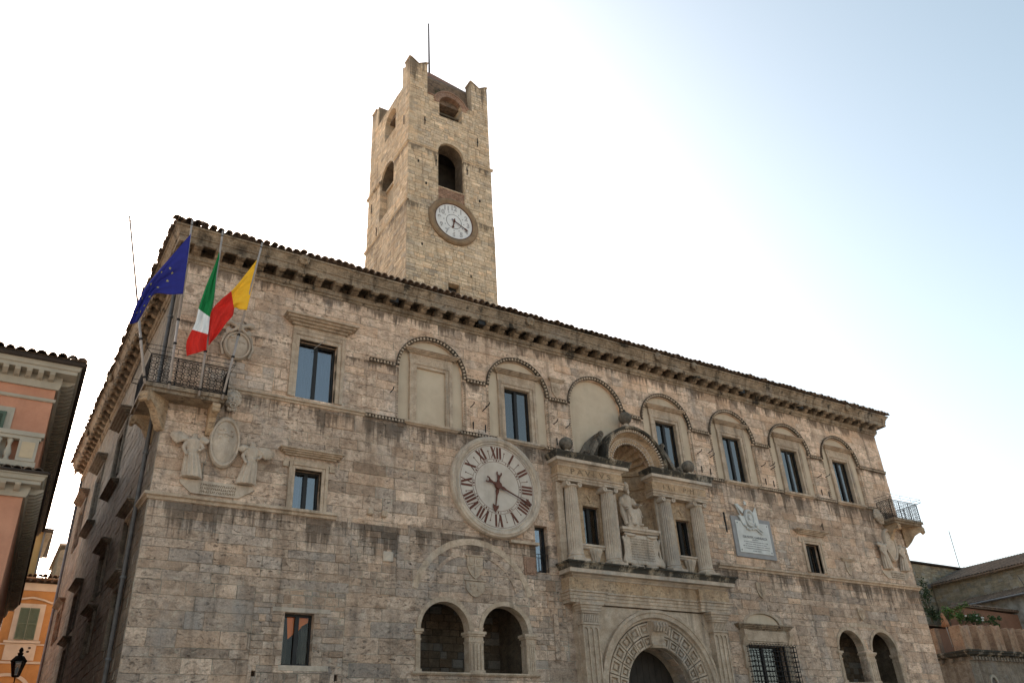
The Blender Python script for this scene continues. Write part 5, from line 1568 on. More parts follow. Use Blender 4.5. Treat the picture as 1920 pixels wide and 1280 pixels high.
# swallow-tail merlons at the four corners
def merlon(cx0, cx1, cy0, cy1, sx, sy, z0=32.83):
    """L-shaped corner merlon; arms run along +sx in x and +sy in y from the outer corner."""
    zt, dip = 34.55, .24
    ox, oy = (cx0 if sx > 0 else cx1), (cy0 if sy > 0 else cy1)
    L_, th = 1.0, .55
    xs = sorted((ox, ox + sx * L_)); ys = sorted((oy, oy + sy * th))
    def tail(a0, a1): return [(a0, z0), (a1, z0), (a1, zt + .42), (a1 - (a1 - a0) * .12, zt + .40), ((a0 + a1) / 2, zt + .12), (a0 + (a1 - a0) * .12, zt + .40), (a0, zt + .42)]
    b = MB()
    b.prism(tail(xs[0], xs[1]), ys[0], ys[1])
    ys2 = sorted((oy + sy * th, oy + sy * .86)); xs2 = sorted((ox, ox + sx * th))
    ya = sorted((oy, oy + sy * .86))
    b.prism_x([(y, z) for y, z in [(ys2[0], z0), (ys2[1], z0), (ys2[1], zt + .38 if sy > 0 else zt + .15), (ys2[0], zt + .15 if sy > 0 else zt + .38)]], xs2[0], xs2[1])
    m_ = b.build('merlon', 'tower_stone', tower)
    with frame(Matrix.Translation((0, oy, 0)) if sy > 0 else Matrix.Identity(4)):
        if sy > 0: masonry(m_, xs[0], xs[1], z0, zt + .1, [], (.13, .22), (.16, .4), 'tower_stone', 80 + int(ox), y=-.012, depth=.02, single=0, tonef=ttone, bev=.012)
    c = MB()
    cap = [(p[0], p[1]) for p in tail(xs[0] - .04, xs[1] + .04)[2:]]
    c.prism([(x, z + .05) for x, z in cap] + [(x, z) for x, z in cap[::-1]], ys[0] - .04, ys[1] + .03)
    c.build('merlon_cap', 'tower_stone', m_)
merlon(TX0, TX1, TY, TY + TD, 1, 1); merlon(TX0, TX1, TY, TY + TD, -1, 1); merlon(TX0, TX1, TY, TY + TD, 1, -1); merlon(TX0, TX1, TY, TY + TD, -1, -1)

# tower clock
tclock = thing('wall_clock', 'small white clock in a brown round frame high on the stone tower', 'clock', (12.03, TY - .1, 23.8))
tcx, tcz = 12.03, 25.08
with frame(TF):
    MB().ring(tcx, tcz, [(1.0, -.14), (1.05, -.17), (1.15, -.22), (1.24, -.20), (1.30, -.14), (1.30, 0), (1.0, 0)], 0, 2 * PI, 64).build('rim', 'rim_brown', tclock)
    MB().ring(tcx, tcz, [(.975, -.16), (1.005, -.16), (1.005, -.06), (.975, -.06)], 0, 2 * PI, 64).build('rim_line', 'rim_rust', tclock)
    disc(MB(), tcx, tcz, .98, -.115, 0, 64).build('dial', 'enamel_white', tclock)
    MB().ring(tcx, tcz, [(.385, -.122), (.405, -.122), (.405, -.11), (.385, -.11)], 0, 2 * PI, 48).build('ring_line', 'clock_black', tclock)
    disc(MB(), tcx, tcz, .384, -.1195, -.1, 40).build('dial_centre', 'enamel_white', tclock)
    for k in range(1, 13):
        a = 2 * PI * k / 12
        x, z = tcx + .76 * math.sin(a), tcz + .76 * math.cos(a)
        nm = lettering(str(k), .36, (x, -.119, z), 'numeral_grey', tclock, 'numeral', offset=.010, extrude=.002, sx=.95)
        nm2 = lettering(str(k), .36, (x, -.1235, z), 'enamel_white', nm, 'numeral_fill', offset=-.009, extrude=.001, sx=.95)
        disc(MB(), tcx + .53 * math.sin(a), tcz + .53 * math.cos(a), .026, -.122, -.1, 8).build('hour_dot', 'numeral_grey', tclock)
    def thand(ang, L_, w, y, name):
        ca, sa = math.cos(ang), math.sin(ang)
        T = lambda pts: [(tcx + p * ca + r * sa, tcz - p * sa + r * ca) for p, r in pts]
        b = MB().prism(T([(-w, -.16), (w, -.16), (w * .8, L_ * .7), (w * 2.2, L_ * .78), (0, L_), (-w * 2.2, L_ * .78), (-w * .8, L_ * .7)]), y, y + .02)
        b.build(name, 'rust_red', tclock)
    thand(R(190), .42, .03, -.16, 'hour_hand'); thand(R(116), .82, .022, -.19, 'minute_hand')
    disc(MB(), tcx, tcz, .05, -.20, -.12, 14).build('hub', 'rust_red', tclock)

# ------------------------------------------------------------------ memorial plaque
pl = thing('memorial_plaque', 'white marble memorial plaque with carved trophy in a grey border', 'plaque', (20.32, -.05, 8.4))
MB().box(19.33, 21.34, -.05, .02, 8.40, 9.86).build('border', 'grey_marble', pl, auto=.006)
MB().box(19.50, 21.17, -.075, -.045, 8.56, 9.70).build('slab', 'marble', pl)
for x in (19.58, 21.09):
    for z in (8.64, 9.62): MB().ell((x, -.08, z), (.025, .015, .025), 8, 5).build('fixing_stud', 'inscription', pl)
lettering('GIUSEPPE GARIBALDI', .125, (20.36, -.078, 9.13), 'inscription', pl, 'inscription_line', sx=1.05)
for k, (wd, z) in enumerate(((.35, 9.03), (1.2, 8.95), (1.05, 8.87), (1.35, 8.79), (1.25, 8.71), (.45, 8.63))):
    b = MB(); x = 20.36 - wd / 2
    while x < 20.36 + wd / 2:
        w_ = rnd.uniform(.012, .03); b.box(x, x + w_, -.0775, -.07, z, z + .03); x += w_ + (.012 if rnd.random() > .15 else .035)
    b.build('inscription_line', 'inscription', pl, kind='stuff')
tr = MB()
mx_, mz_ = 20.22, 9.83
tr.ring(mx_, mz_, [(.16, -.10), (.19, -.17), (.23, -.16), (.25, -.08), (.16, -.08)], 0, 2 * PI, 28, ex=1.35)
disc(tr, mx_, mz_, .19, -.11, -.03, 24)
tr.ell((mx_, -.13, mz_ + .03), (.075, .06, .10)); tr.ell((mx_, -.12, mz_ - .15), (.12, .05, .09)); tr.ell((mx_ + .01, -.16, mz_ - .04), (.04, .03, .06))
tr.tube([(mx_ - .2, -.08, mz_ - .3), (mx_ - .62, -.09, mz_ + .48)], [.03, .018], 6); tr.tube([(mx_ + .1, -.08, mz_ - .3), (mx_ + .42, -.09, mz_ + .42)], [.02, .015], 6)
tr.prism([(mx_ - .30, mz_ + .15), (mx_ - .62, mz_ + .44), (mx_ - .50, mz_ + .50), (mx_ - .22, mz_ + .30)], -.12, -.07)
tr.prism([(mx_ + .22, mz_ + .20), (mx_ + .42, mz_ + .45), (mx_ + .46, mz_ - .15), (mx_ + .3, mz_ - .38)], -.11, -.07)
tr.prism([(mx_ - .25, mz_ + .05), (mx_ - .55, mz_ + .06), (mx_ - .35, mz_ - .3), (mx_ - .2, mz_ - .35)], -.115, -.07)
for (dx, dz) in ((-.18, -.38), (-.08, -.42), (.08, -.4), (.2, -.36), (-.28, -.28), (.3, -.25)): tr.ell((mx_ + dx, -.11, mz_ + dz), (.07, .05, .05), 8, 6)
tr.tube([(mx_ + .22, -.10, mz_ - .34), (mx_ + .52, -.12, mz_ - .55)], .03, 6); tr.tube([(mx_ + .30, -.10, mz_ - .30), (mx_ + .58, -.12, mz_ - .46)], .022, 6)
tr.build('trophy', 'marble', pl)
sp_ = []
for k in range(10):
    a = PI / 2 + PI * k / 5; r_ = .10 if k % 2 == 0 else .042
    sp_.append((mx_ - .02 + r_ * math.cos(a), mz_ + .58 + r_ * math.sin(a)))
MB().prism(sp_, -.06, .01).build('star', 'marble', pl)

# ------------------------------------------------------------------ flags and their poles
def at(px, py, y):
    d = _r2 * ((px - 960) / 1517.8) - _u2 * ((py - 640) / 1517.8) + _f
    return CAM + d * ((y - CAM.y) / d.y)
poles = [((271, 712, -.64), (243, 405, -1.25), 'bare flagpole at the outer corner of the balcony, leftmost of the four'),
         ((317, 722, -.66), (361, 412, -1.45), 'flagpole carrying the blue flag with yellow stars'),
         ((374, 735, -.66), (418, 433, -1.45), 'flagpole carrying the green, white and red flag'),
         ((418, 742, -.66), (492, 455, -1.45), 'flagpole carrying the yellow and red flag, rightmost of the four')]
PL = []
for (b0, t0, lab) in poles:
    p, q = at(*b0), at(*t0); PL.append((p, q))
    d = q - p
    b = MB().tube([p - d * .02, p + d * .38], .030, 10); b.tube([p + d * .38, q], [.028, .024], 10)
    o = b.build('flagpole', 'pole_paint', smooth=True); tag(o, lab, 'flagpole', 'flagpoles on the corner balcony')
    c = MB()
    for t in (.015, .24, .38): c.tube([p + d * (t - .006), p + d * (t + .006)], .042, 8)
    c.tube([p + d * .965, p + d * .97], .03, 8); c.ell(q, (.02, .02, .025), 8, 6)
    c.build('clamp', 'iron', o)
def flag(name, lab, left, right, mats, splits, y_of, seed, thick=.004, amp=.05):
    """Cloth grid between its two long edges (polyline control points), hanging in folds."""
    rg = random.Random(seed)
    def poly(pts, t):
        k = len(pts) - 1; f = t * k; i = min(int(f), k - 1); w_ = f - i
        p0 = pts[max(i - 1, 0)]; p1 = pts[i]; p2 = pts[i + 1]; p3 = pts[min(i + 2, k)]
        return tuple(.5 * ((2 * p1[c]) + (-p0[c] + p2[c]) * w_ + (2 * p0[c] - 5 * p1[c] + 4 * p2[c] - p3[c]) * w_ ** 2 + (-p0[c] + 3 * p1[c] - 3 * p2[c] + p3[c]) * w_ ** 3) for c in range(2))
    nu, nv = 66, 30
    def pos(u, v):
        a, c = poly(left, u), poly(right, u)
        px, py = a[0] + (c[0] - a[0]) * v, a[1] + (c[1] - a[1]) * v
        y = y_of(u, v) + amp * min(1, u * 3) * math.sin(v * 9 + u * 5 + seed) + amp * .5 * min(1, u * 3) * math.sin(v * 17 - u * 7) + amp * .16 * math.sin(v * 37 + u * 23 + 3 * math.sin(u * 11))
        return at(px, py, y)
    b = MB()
    V_ = [pos(i / nu, j / nv) for i in range(nu + 1) for j in range(nv + 1)]
    for i in range(nu):
        u = (i + .5) / nu
        mi = sum(1 for s in splits if u > s)
        b.add([V_[i * (nv + 1) + j] for j in range(nv + 1)] + [V_[(i + 1) * (nv + 1) + j] for j in range(nv + 1)],
              [(j, j + 1, nv + 2 + j, nv + 1 + j) for j in range(nv)], mi=mi)
    me, o_ = b.mesh(name, mats, smooth=True, recalc=False)
    bm = bmesh.new(); bm.from_mesh(me); bmesh.ops.remove_doubles(bm, verts=bm.verts, dist=1e-5); bm.to_mesh(me); bm.free()
    ob = link(name, me, o_)
    md = ob.modifiers.new('thick', 'SOLIDIFY'); md.thickness = thick
    tag(ob, lab, 'flag', 'flags on the corner balcony')
    return ob, pos
eu, eup = flag('flag', 'dark blue flag with a ring of yellow stars drooping to the left',
               [(358, 438), (332, 468), (300, 505), (272, 540), (252, 578), (243, 608)], [(343, 551), (318, 552), (290, 551), (276, 572), (266, 590), (258, 604)],
               ['flag_blue'], [], lambda u, v: -1.40 + .12 * v - .18 * u, 1)
flag('flag', 'green, white and red flag hanging in folds between the other two flags',
     [(411, 472), (402, 498), (385, 540), (373, 576), (366, 605), (350, 640), (350, 667)], [(411, 482), (405, 520), (401, 560), (394, 592), (391, 618), (388, 640), (387, 656)],
     ['flag_green', 'flag_white', 'flag_red'], [.52, .72], lambda u, v: -1.38 + .10 * u, 2, amp=.04)
flag('flag', 'yellow and red flag beside the carved crest, rightmost of the three flags',
     [(487, 480), (462, 512), (438, 541), (414, 562), (397, 582), (391, 612), (391, 648)], [(463, 581), (450, 580), (440, 577), (436, 592), (424, 606), (408, 628), (396, 642)],
     ['flag_yellow', 'flag_red'], [.36], lambda u, v: -1.34 + .22 * v * (1 - u) + .16 * u, 3, amp=.04)
for k in range(12):
    a = 2 * PI * k / 12
    u, v = .52 + .30 * math.cos(a), .5 + .33 * math.sin(a)
    c = eup(u, v); e = .02
    tu = (eup(u + e, v) - eup(u - e, v)).normalized(); tv = (eup(u, v + e) - eup(u, v - e)).normalized()
    nn = tu.cross(tv).normalized(); nn = nn if nn.dot(CAM - c) > 0 else -nn
    tv = nn.cross(tu)
    pts = []
    for q in range(10):
        an = PI / 2 + PI * q / 5; r_ = .046 if q % 2 == 0 else .018
        pts.append(c + nn * .012 + (tu * math.cos(an) + tv * math.sin(an)) * r_)
    MB().add(pts, [tuple(range(10))]).build('star', 'flag_star', eu, recalc=False)

# ------------------------------------------------------------------ plants
def leafy(name, lab, c, r, n, mat, leaf=.09, seed=0, stems=5, cat='plant', group=None, flowers=0):
    rg = random.Random(seed)
    root = thing(name, lab, cat, (c[0], c[1], c[2] - r[2]), group)
    s = MB()
    for k in range(stems):
        a = rg.uniform(0, 2 * PI); q = rg.uniform(.2, .8)
        s.tube([(c[0], c[1], c[2] - r[2]), (c[0] + q * .4 * r[0] * math.cos(a), c[1] + q * .4 * r[1] * math.sin(a), c[2] - .2 * r[2]), (c[0] + q * r[0] * math.cos(a), c[1] + q * r[1] * math.sin(a), c[2] + .4 * r[2])], [.025, .018, .008], 5)
    s.build('stem', 'bark', root)
    b = MB()
    clumps = [(Vector((rg.gauss(0, .42) * r[0], rg.gauss(0, .42) * r[1], rg.uniform(-.8, .8) * r[2])), rg.uniform(.25, .5)) for _ in range(max(5, n // 60))]
    for k in range(n):
        cl, q = rg.choice(clumps)
        p = Vector(c) + cl + Vector((rg.gauss(0, .45) * r[0] * q, rg.gauss(0, .45) * r[1] * q, rg.gauss(0, .45) * r[2] * q))
        d = Vector((rg.gauss(0, 1), rg.gauss(0, 1), rg.gauss(.3, .7))).normalized(); w_ = d.cross(Vector((rg.gauss(0, 1), rg.gauss(0, 1), 1))).normalized()
        l = leaf * rg.uniform(.6, 1.3)
        b.add([p, p + d * l * .5 + w_ * l * .25, p + d * l, p + d * l * .5 - w_ * l * .25], [(0, 1, 2, 3)], rg.uniform(-.9, .9))
    b.build('foliage', mat, root, recalc=False)
    if flowers:
        f = MB()
        for k in range(flowers):
            cl, q = rg.choice(clumps); f.ell(Vector(c) + cl + Vector((0, -r[1] * .5, 0)), (leaf * .5, leaf * .5, leaf * .4), 6, 4)
        f.build('blossom', 'flower_white', root)
    return root
gt = thing('grass_tuft', 'tuft of grass growing on the tower parapet beside the spire', 'plant', (11.75, 7.25, 33.45))
b = MB(); rg = random.Random(5)
for k in range(130):
    x = 11.75 + rg.gauss(0, .16); y = 7.35 + rg.gauss(0, .1); l = rg.uniform(.15, .5); dx = rg.gauss(0, .5) * l
    b.add([(x - .012, y, 33.42), (x + .012, y, 33.42), (x + dx * .6, y, 33.42 + l * .7), (x + dx, y - .05, 33.42 + l)], [(0, 1, 2), (0, 2, 3)], rg.uniform(-.8, .5))
b.build('blade', 'leaf_green', gt, recalc=False, kind='stuff')
# ------------------------------------------------------------------ pink house on the left
pink = thing('pink_house', 'salmon pink house with deep bracketed eaves, balustrade and green shutters', 'house', (-5.5, 3, 0))
PP = [(-9.5, 0), (-2.40, 0), (-2.02, 14)]
b = MB()
b.prism_z([(-9.5, .01), (-2.40, .01), (-2.02, 14), (-9.5, 14)], 8.0, 10.6)
b.build('upper_wall', 'pink_stucco', pink)
MB().prism_z([(-9.5, .01), (-2.52, .01), (-2.14, 14), (-9.5, 14)], 0, 7.999).build('lower_wall', 'pink_stucco', pink)
MB().sweep(PP, [(-.02, 9.98), (.03, 9.98), (.05, 10.01), (.05, 10.05), (-.02, 10.06)]).build('string_course', 'cream_trim', pink)
MB().sweep(PP, [(-.02, 10.30), (.05, 10.30), (.07, 10.36), (.09, 10.44), (.09, 10.60), (-.02, 10.60)]).build('bed_moulding', 'cream_trim', pink)
MB().sweep(PP, [(-.02, 10.601), (.36, 10.601), (.36, 10.68), (.40, 10.70), (.43, 10.80), (-.02, 10.80)]).build('eave_cornice', 'cream_trim', pink)
MB().sweep(PP, [(-.02, 10.801), (.50, 10.801), (.53, 10.86), (.50, 10.90), (-.02, 11.2)]).build('gutter', 'soffit_brown', pink)
mq = MB().prism_x([(-.02, 10.46), (-.14, 10.47), (-.20, 10.50), (-.27, 10.54), (-.30, 10.598), (-.02, 10.598)], -.055, .055)
mqm, _ = mq.mesh('modillion', 'cream_trim', origin=Vector((0, 0, 10.46)), M=Matrix.Identity(4))
for k in range(30): link('modillion', mqm, (-2.55 - .235 * k, -.07, 10.46), pink)
sa = math.atan2(14, .38)
for k in range(56):
    t = (.12 + .24 * k) / 14
    link('modillion', mqm, (-2.40 + .38 * t + .07, 14 * t, 10.46), pink, rot=(0, 0, sa))
pr_ = MB().prism_z([(-9.5, -.45), (-1.95, -.45), (-1.58, 14), (-9.5, 14)], 10.93, 10.96)
pr_.add([(-9.5, -.4, 10.97), (-2.0, -.4, 10.97), (-1.65, 14, 10.97), (-9.5, 14, 10.97), (-6.0, 4.0, 12.3), (-6, 13, 12.3)], [(0, 1, 4), (1, 2, 5, 4), (2, 3, 5), (3, 0, 4, 5)])
proof = pr_.build('roof', 'roof_tile', pink)
for k in range(36):
    link('roof_tile', rnd.choice((tme, tme2, tme3)), (-2.02 - .21 * k, -.36, 10.885 + rnd.uniform(-.012, .012)), proof, rot=(0, 0, rnd.uniform(-.05, .05)))
# window with shutters
wz0, wz1 = 8.15, 9.58
wb = MB()
for s in range(2): wb.box(-4.32 - .08 * s, -3.18 + .08 * s, -.04 + .015 * s, .02, wz0, wz1 + .09 + .05 * s)
pw_ = wb.build('window_surround', 'cream_trim', pink)
for x0, x1 in ((-4.26, -3.76), (-3.74, -3.24)):
    sh = MB().box(x0, x0 + .06, -.085, -.045, wz0, wz1).box(x1 - .06, x1, -.085, -.045, wz0, wz1).box(x0 + .06, x1 - .06, -.08, -.045, wz1 - .07, wz1)
    so_ = sh.build('shutter', 'green_shutter', pw_)
z = wz0
sl_ = MB().prism_x([(-.075, 0), (-.05, .045), (-.045, .04), (-.07, -.005)], -.19, .19)
slm, _ = sl_.mesh('slat', 'green_shutter', origin=Vector((0, 0, 0)), M=Matrix.Identity(4))
for x in (-4.01, -3.49):
    for k in range(30):
        link('slat', slm, (x, 0, wz0 + .02 + k * .046), pw_)
# balcony hood, balustrade
LP = [(-9.5, 0), (-2.52, 0), (-2.14, 14)]
MB().sweep(LP, [(-.02, 7.70), (.05, 7.70), (.08, 7.78), (.10, 7.84), (.10, 7.93), (-.02, 7.93)]).build('lower_bed_moulding', 'cream_trim', pink)
MB().sweep(LP, [(-.02, 7.931), (.27, 7.931), (.27, 8.0), (.31, 8.02), (.34, 8.10), (.37, 8.11), (.37, 8.14), (-.02, 8.14)]).build('lower_cornice', 'cream_trim', pink)
MB().sweep(LP, [(-.02, 8.141), (.40, 8.141), (.42, 8.17), (.40, 8.20), (-.02, 8.30)]).build('lower_gutter', 'soffit_brown', pink)
for k in range(18): link('modillion', mqm, (-2.68 - .28 * k, -.07, 7.795), pink)
for k in range(50):
    t = (.12 + .26 * k) / 14
    link('modillion', mqm, (-2.52 + .38 * t + .07, 14 * t, 7.795), pink, rot=(0, 0, sa))
for k in range(34): link('hood_tile', rnd.choice((tme, tme2, tme3)), (-2.36 - .2 * k, -.16, 8.13), pink, rot=(R(-12), 0, rnd.uniform(-.05, .05)))
bl = MB().box(-9.4, -2.40, -.30, -.08, 9.0, 9.10); bl.box(-9.4, -2.45, -.27, -.11, 8.92, 9.0); bl.box(-9.4, -2.45, -.27, -.10, 8.30, 8.42)
bs = bl.build('balustrade', 'cream_trim', pink)
MB().box(-2.86, -2.48, -.285, -.09, 8.42, 8.92).build('end_pier', 'cream_trim', bs)
MB().box(-2.80, -2.54, -.292, -.28, 8.50, 8.86).build('pier_panel', 'cream_panel', bs)
bme, _ = MB().lathe(0, 0, [(.06, 0), (.06, .05), (.04, .07), (.075, .16), (.07, .22), (.035, .36), (.05, .42), (.06, .44), (.06, .50)], 12).mesh('baluster', 'cream_trim', origin=Vector((0, 0, 0)), M=Matrix.Identity(4), smooth=True)
for k in range(24): link('baluster', bme, (-3.03 - .21 * k, -.19, 8.42), bs)

# ------------------------------------------------------------------ houses at the end of the lane
org = thing('orange_house', 'orange house with closed green shutters at the end of the lane', 'house', (-1, 28, 0))
MB().box(-7, 2.5, 25, 31, 0, 11.3).build('wall', 'orange_stucco', org)
MB().box(-7, 2.5, 24.95, 25.2, 10.95, 11.3).build('frieze', 'cream_trim', org)
er = MB().prism_x([(24.5, 11.42), (24.5, 11.47), (28, 11.75), (31.4, 11.47), (31.4, 11.42)], -7.2, 2.7)
ero = er.build('roof', 'roof_tile', org)
for k in range(46): link('roof_tile', rnd.choice((tme, tme2, tme3)), (-7 + .21 * k, 24.62, 11.47), ero, rot=(R(-15), 0, 0))
for k in range(32): MB().box(-7 + .3 * k, -6.9 + .3 * k, 24.55, 24.95, 11.32, 11.41).build('eave_bracket', 'soffit_brown', org)
ow = MB(); wx0, wx1 = -1.38, -.58
for s in range(2): ow.box(wx0 - .12 - .1 * s, wx1 + .12 + .1 * s, 24.93 + .03 * s, 25.02, 8.72, 10.25 + .10 * s)
owo = ow.build('window_surround', 'cream_trim', org)
for (x0, x1) in ((wx0, -.99), (-.97, wx1)):
    MB().box(x0, x0 + .05, 24.885, 24.925, 8.75, 10.15).box(x1 - .05, x1, 24.885, 24.925, 8.75, 10.15).box(x0 + .05, x1 - .05, 24.887, 24.924, 10.09, 10.15).box(x0 + .05, x1 - .05, 24.887, 24.924, 8.75, 8.81).box(x0 + .05, x1 - .05, 24.887, 24.924, 9.42, 9.47).build('shutter', 'green_shutter', owo)
slm2, _ = MB().prism_x([(24.90, 0), (24.922, .04), (24.926, .035), (24.905, -.006)], -.15, .15).mesh('slat', 'green_shutter', origin=Vector((0, 24.9, 0)), M=Matrix.Identity(4))
for x in (-1.185, -.775):
    for k in range(30): link('slat', slm2, (x, 24.9, 8.82 + k * .043), owo)
pd = []
for i in range(25):
    t = i / 24; x = -1.85 + 1.75 * t
    z = 10.50 + .20 * math.exp(-((t - .5) / .17) ** 2) - .05 * math.cos(t * 4 * PI)
    pd.append((x, z))
MB().prism(pd + [(x, z - .07) for x, z in pd[::-1]], 24.86, 25.01).build('curved_pediment', 'cream_trim', owo)
MB().box(-1.76, -.28, 24.88, 25.01, 8.60, 8.70).build('sill', 'cream_trim', owo)
MB().box(-1.66, -.40, 24.96, 25.01, 7.86, 8.59).build('apron_panel', 'cream_trim', owo)
MB().box(-7, 2.5, 24.95, 25.02, 8.52, 8.58).box(-7, 2.5, 24.95, 25.02, 7.72, 7.82).build('string_course', 'cream_trim', org)
MB().ring(-1.3, 6.55, [(.85, 24.93), (1.02, 24.93), (1.02, 25.02), (.85, 25.02)], 0, PI, 24, ex=.75).build('door_arch', 'cream_trim', org)
for x, z in ((-.66, 8.40), (-.70, 8.24)): MB().ell((x, 24.95, z), (.06, .04, .05), 8, 6).build('wall_bell', 'soffit_brown', org)

yel = thing('yellow_house', 'tall narrow yellow house with dark eaves behind the orange house', 'house', (-3, 36, 0))
MB().box(-6, -.86, 33, 39, 0, 15.9).build('wall', 'yellow_stucco', yel)
MB().prism_z([(-6.3, 32.55), (-.42, 32.55), (-.2, 39), (-6.3, 39)], 15.9, 16.02).build('roof', 'soffit_brown', yel)
for k in range(22): MB().box(-.86, -.50, 33 + .27 * k, 33.1 + .27 * k, 15.80, 15.9).build('eave_bracket', 'cream_trim', yel)
MB().box(-.90, -.80, 32.9, 33.02, 10, 15.9).build('drainpipe', 'lead_pipe', yel)
MB().lathe(-.85, 34.5, [(.12, 16), (.12, 16.35), (.18, 16.4), (.04, 16.5), (.03, 16.9)], 10).build('chimney_pot', 'terracotta', yel)
MB().box(-2.15, -1.62, 32.95, 33.02, 13.95, 15.2).build('window', 'cream_trim', yel)
MB().box(-2.10, -1.70, 32.93, 32.97, 14.0, 15.15).build('pane', 'window_glass', yel)
crm = thing('cream_building', 'pale cream stone building end at the far end of the lane, against the palace', 'building', (2, 33, 0))
MB().prism([(-.05, 0), (4, 0), (4, 14.2), (.36, 14.45), (.34, 14.3), (-.02, 14.2)], 30, 36).build('wall', 'church_stone', crm)
MB().box(-.12, 4.1, 29.9, 36, 14.46, 14.56).build('coping', 'cream_trim', crm)

# street lantern on its wall bracket
LX, LY, LZ = -1.44, 12.0, 5.55
lamp = thing('street_lamp', 'black wrought iron lantern on a bracket in front of the orange house', 'lamp', (LX, LY, LZ - .4))
b = MB().lathe(LX, LY, [(.10, LZ), (.115, LZ + .03), (.115, LZ + .05)], 6)
for k in range(6):
    a = 2 * PI * k / 6
    b.tube([(LX + .11 * math.cos(a), LY + .11 * math.sin(a), LZ + .04), (LX + .21 * math.cos(a), LY + .21 * math.sin(a), LZ + .46)], .013, 5)
b.lathe(LX, LY, [(.235, LZ + .46), (.24, LZ + .49), (.12, LZ + .64), (.07, LZ + .66), (.09, LZ + .72), (.06, LZ + .75)], 6)
b.lathe(LX, LY, [(.03, LZ + .74), (.07, LZ + .80), (.05, LZ + .86), (.02, LZ + .90)], 10)
b.build('lantern_frame', 'iron', lamp)
gl = MB()
for k in range(6):
    a0, a1 = 2 * PI * k / 6, 2 * PI * (k + 1) / 6
    gl.add([(LX + .105 * math.cos(a0), LY + .105 * math.sin(a0), LZ + .05), (LX + .105 * math.cos(a1), LY + .105 * math.sin(a1), LZ + .05), (LX + .205 * math.cos(a1), LY + .205 * math.sin(a1), LZ + .46), (LX + .205 * math.cos(a0), LY + .205 * math.sin(a0), LZ + .46)], [(0, 1, 2, 3)])
gl.build('lantern_glass', 'window_glass', lamp, recalc=False)
MB().ell((LX, LY, LZ + .2), (.05, .05, .11), 10, 8).build('bulb', 'bulb_white', lamp, smooth=True)
MB().tube([(LX, LY, LZ), (LX, LY, LZ - .35), (LX - .18, LY, LZ - .5), (LX - .64, LY, LZ - .5)], .022, 6).tube([(LX - .1, LY, LZ - .46), (LX - .3, LY, LZ - .85), (LX - .64, LY, LZ - .9)], .016, 6).build('bracket', 'iron', lamp)

# ------------------------------------------------------------------ right-hand background
cren = thing('crenellated_house', 'low brown house with swallow-tail battlements beyond the right palace corner', 'house', (49, 10, 0))
MB().box(45.4, 60, 8, 14, 0, 7.0).build('wall', 'side_stone', cren)
cl = MB().sweep([(45.4, 14), (45.4, 8), (60, 8)], [(-.02, 7.001), (.10, 7.001), (.14, 7.08), (.30, 7.10), (.32, 7.20), (.38, 7.24), (.38, 7.34), (-.3, 7.40)])
cl.build('ledge', 'crusted_stone', cren)
for k in range(42): MB().box(45.5 + .32 * k, 45.68 + .32 * k, 7.82, 8.01, 6.80, 7.0).build('dentil', 'side_stone', cren)
for k in range(8): MB().box(45.22, 45.41, 8.3 + .6 * k, 8.5 + .6 * k, 6.80, 7.0).build('dentil', 'side_stone', cren)
def small_merlon(x0, x1, y0, y1, z0, z1, alongx=True):
    b = MB()
    if alongx:
        m_ = (x0 + x1) / 2
        b.prism([(x0, z0), (x1, z0), (x1, z1), (x1 - .1, z1 + .02), (m_, z1 - .36), (x0 + .1, z1), (x0, z1 - .03)], y0, y1, rnd.uniform(-.6, .6))
    else:
        m_ = (y0 + y1) / 2
        b.prism_x([(y0, z0), (y1, z0), (y1, z1), (y1 - .12, z1), (m_, z1 - .20), (y0 + .12, z1), (y0, z1)], x0, x1)
    b.build('merlon', 'brick_pale', cren)
for k in range(9):
    j_ = rnd.uniform(-.08, .08); small_merlon(45.45 + 1.62 * k + j_, 46.34 + 1.62 * k + j_ + rnd.uniform(-.08, .08), 8.02, 8.7, 7.36, 8.80 + rnd.uniform(-.1, .1))
for k in range(3): small_merlon(45.3, 45.75, 9.5 + 1.6 * k, 10.5 + 1.6 * k, 7.36, 8.78, False)
MB().box(46.2, 60, 9.3, 14, 7.0, 7.42).build('terrace', 'terracotta', cren)
MB().ring(47.15, 5.55, [(.28, 7.90), (.40, 7.90), (.40, 8.01), (.28, 8.01)], 0, PI, 18, ex=1.3).build('window_arch', 'cream_trim', cren)
MB().prism([(46.87, 4.6), (47.43, 4.6)] + [(47.15 + .28 * math.cos(PI * i / 12), 5.55 + .36 * math.sin(PI * i / 12)) for i in range(13)], 7.96, 8.02).build('window', 'window_glass', cren)
rw = thing('red_house', 'red-brown rendered house wall with tiled coping behind the battlements', 'house', (56, 12.3, 0))
MB().prism([(44.5, 0), (62, 0), (62, 10.75), (53.2, 10.9), (53.1, 9.5), (44.5, 9.2)], 12.0, 13.0).build('wall', 'red_wall', rw)
rc = MB().box(53.0, 62, 11.85, 13.1, 10.92, 11.0).build('coping', 'roof_tile', rw)
for k in range(34): link('roof_tile', rnd.choice((tme, tme2, tme3)), (53.1 + .26 * k, 12.05, 10.98), rc)
MB().box(44.4, 53.0, 11.9, 13.1, 9.51, 9.58).build('coping', 'roof_tile', rw)
ch = thing('church', 'old stone church with sloping tiled roofs at the right edge', 'church', (62, 10, 0))
CH_L = Matrix(((0, 1, 0, 62), (-1, 0, 0, 0), (0, 0, 1, 0), (0, 0, 0, 1)))
cw = MB().box(62.35, 76, -20, 19, 0, 14.3); cw.box(36, 67.4, 19.35, 24, 0, 15.9)
cwo = cw.build('wall', 'church_stone', ch)
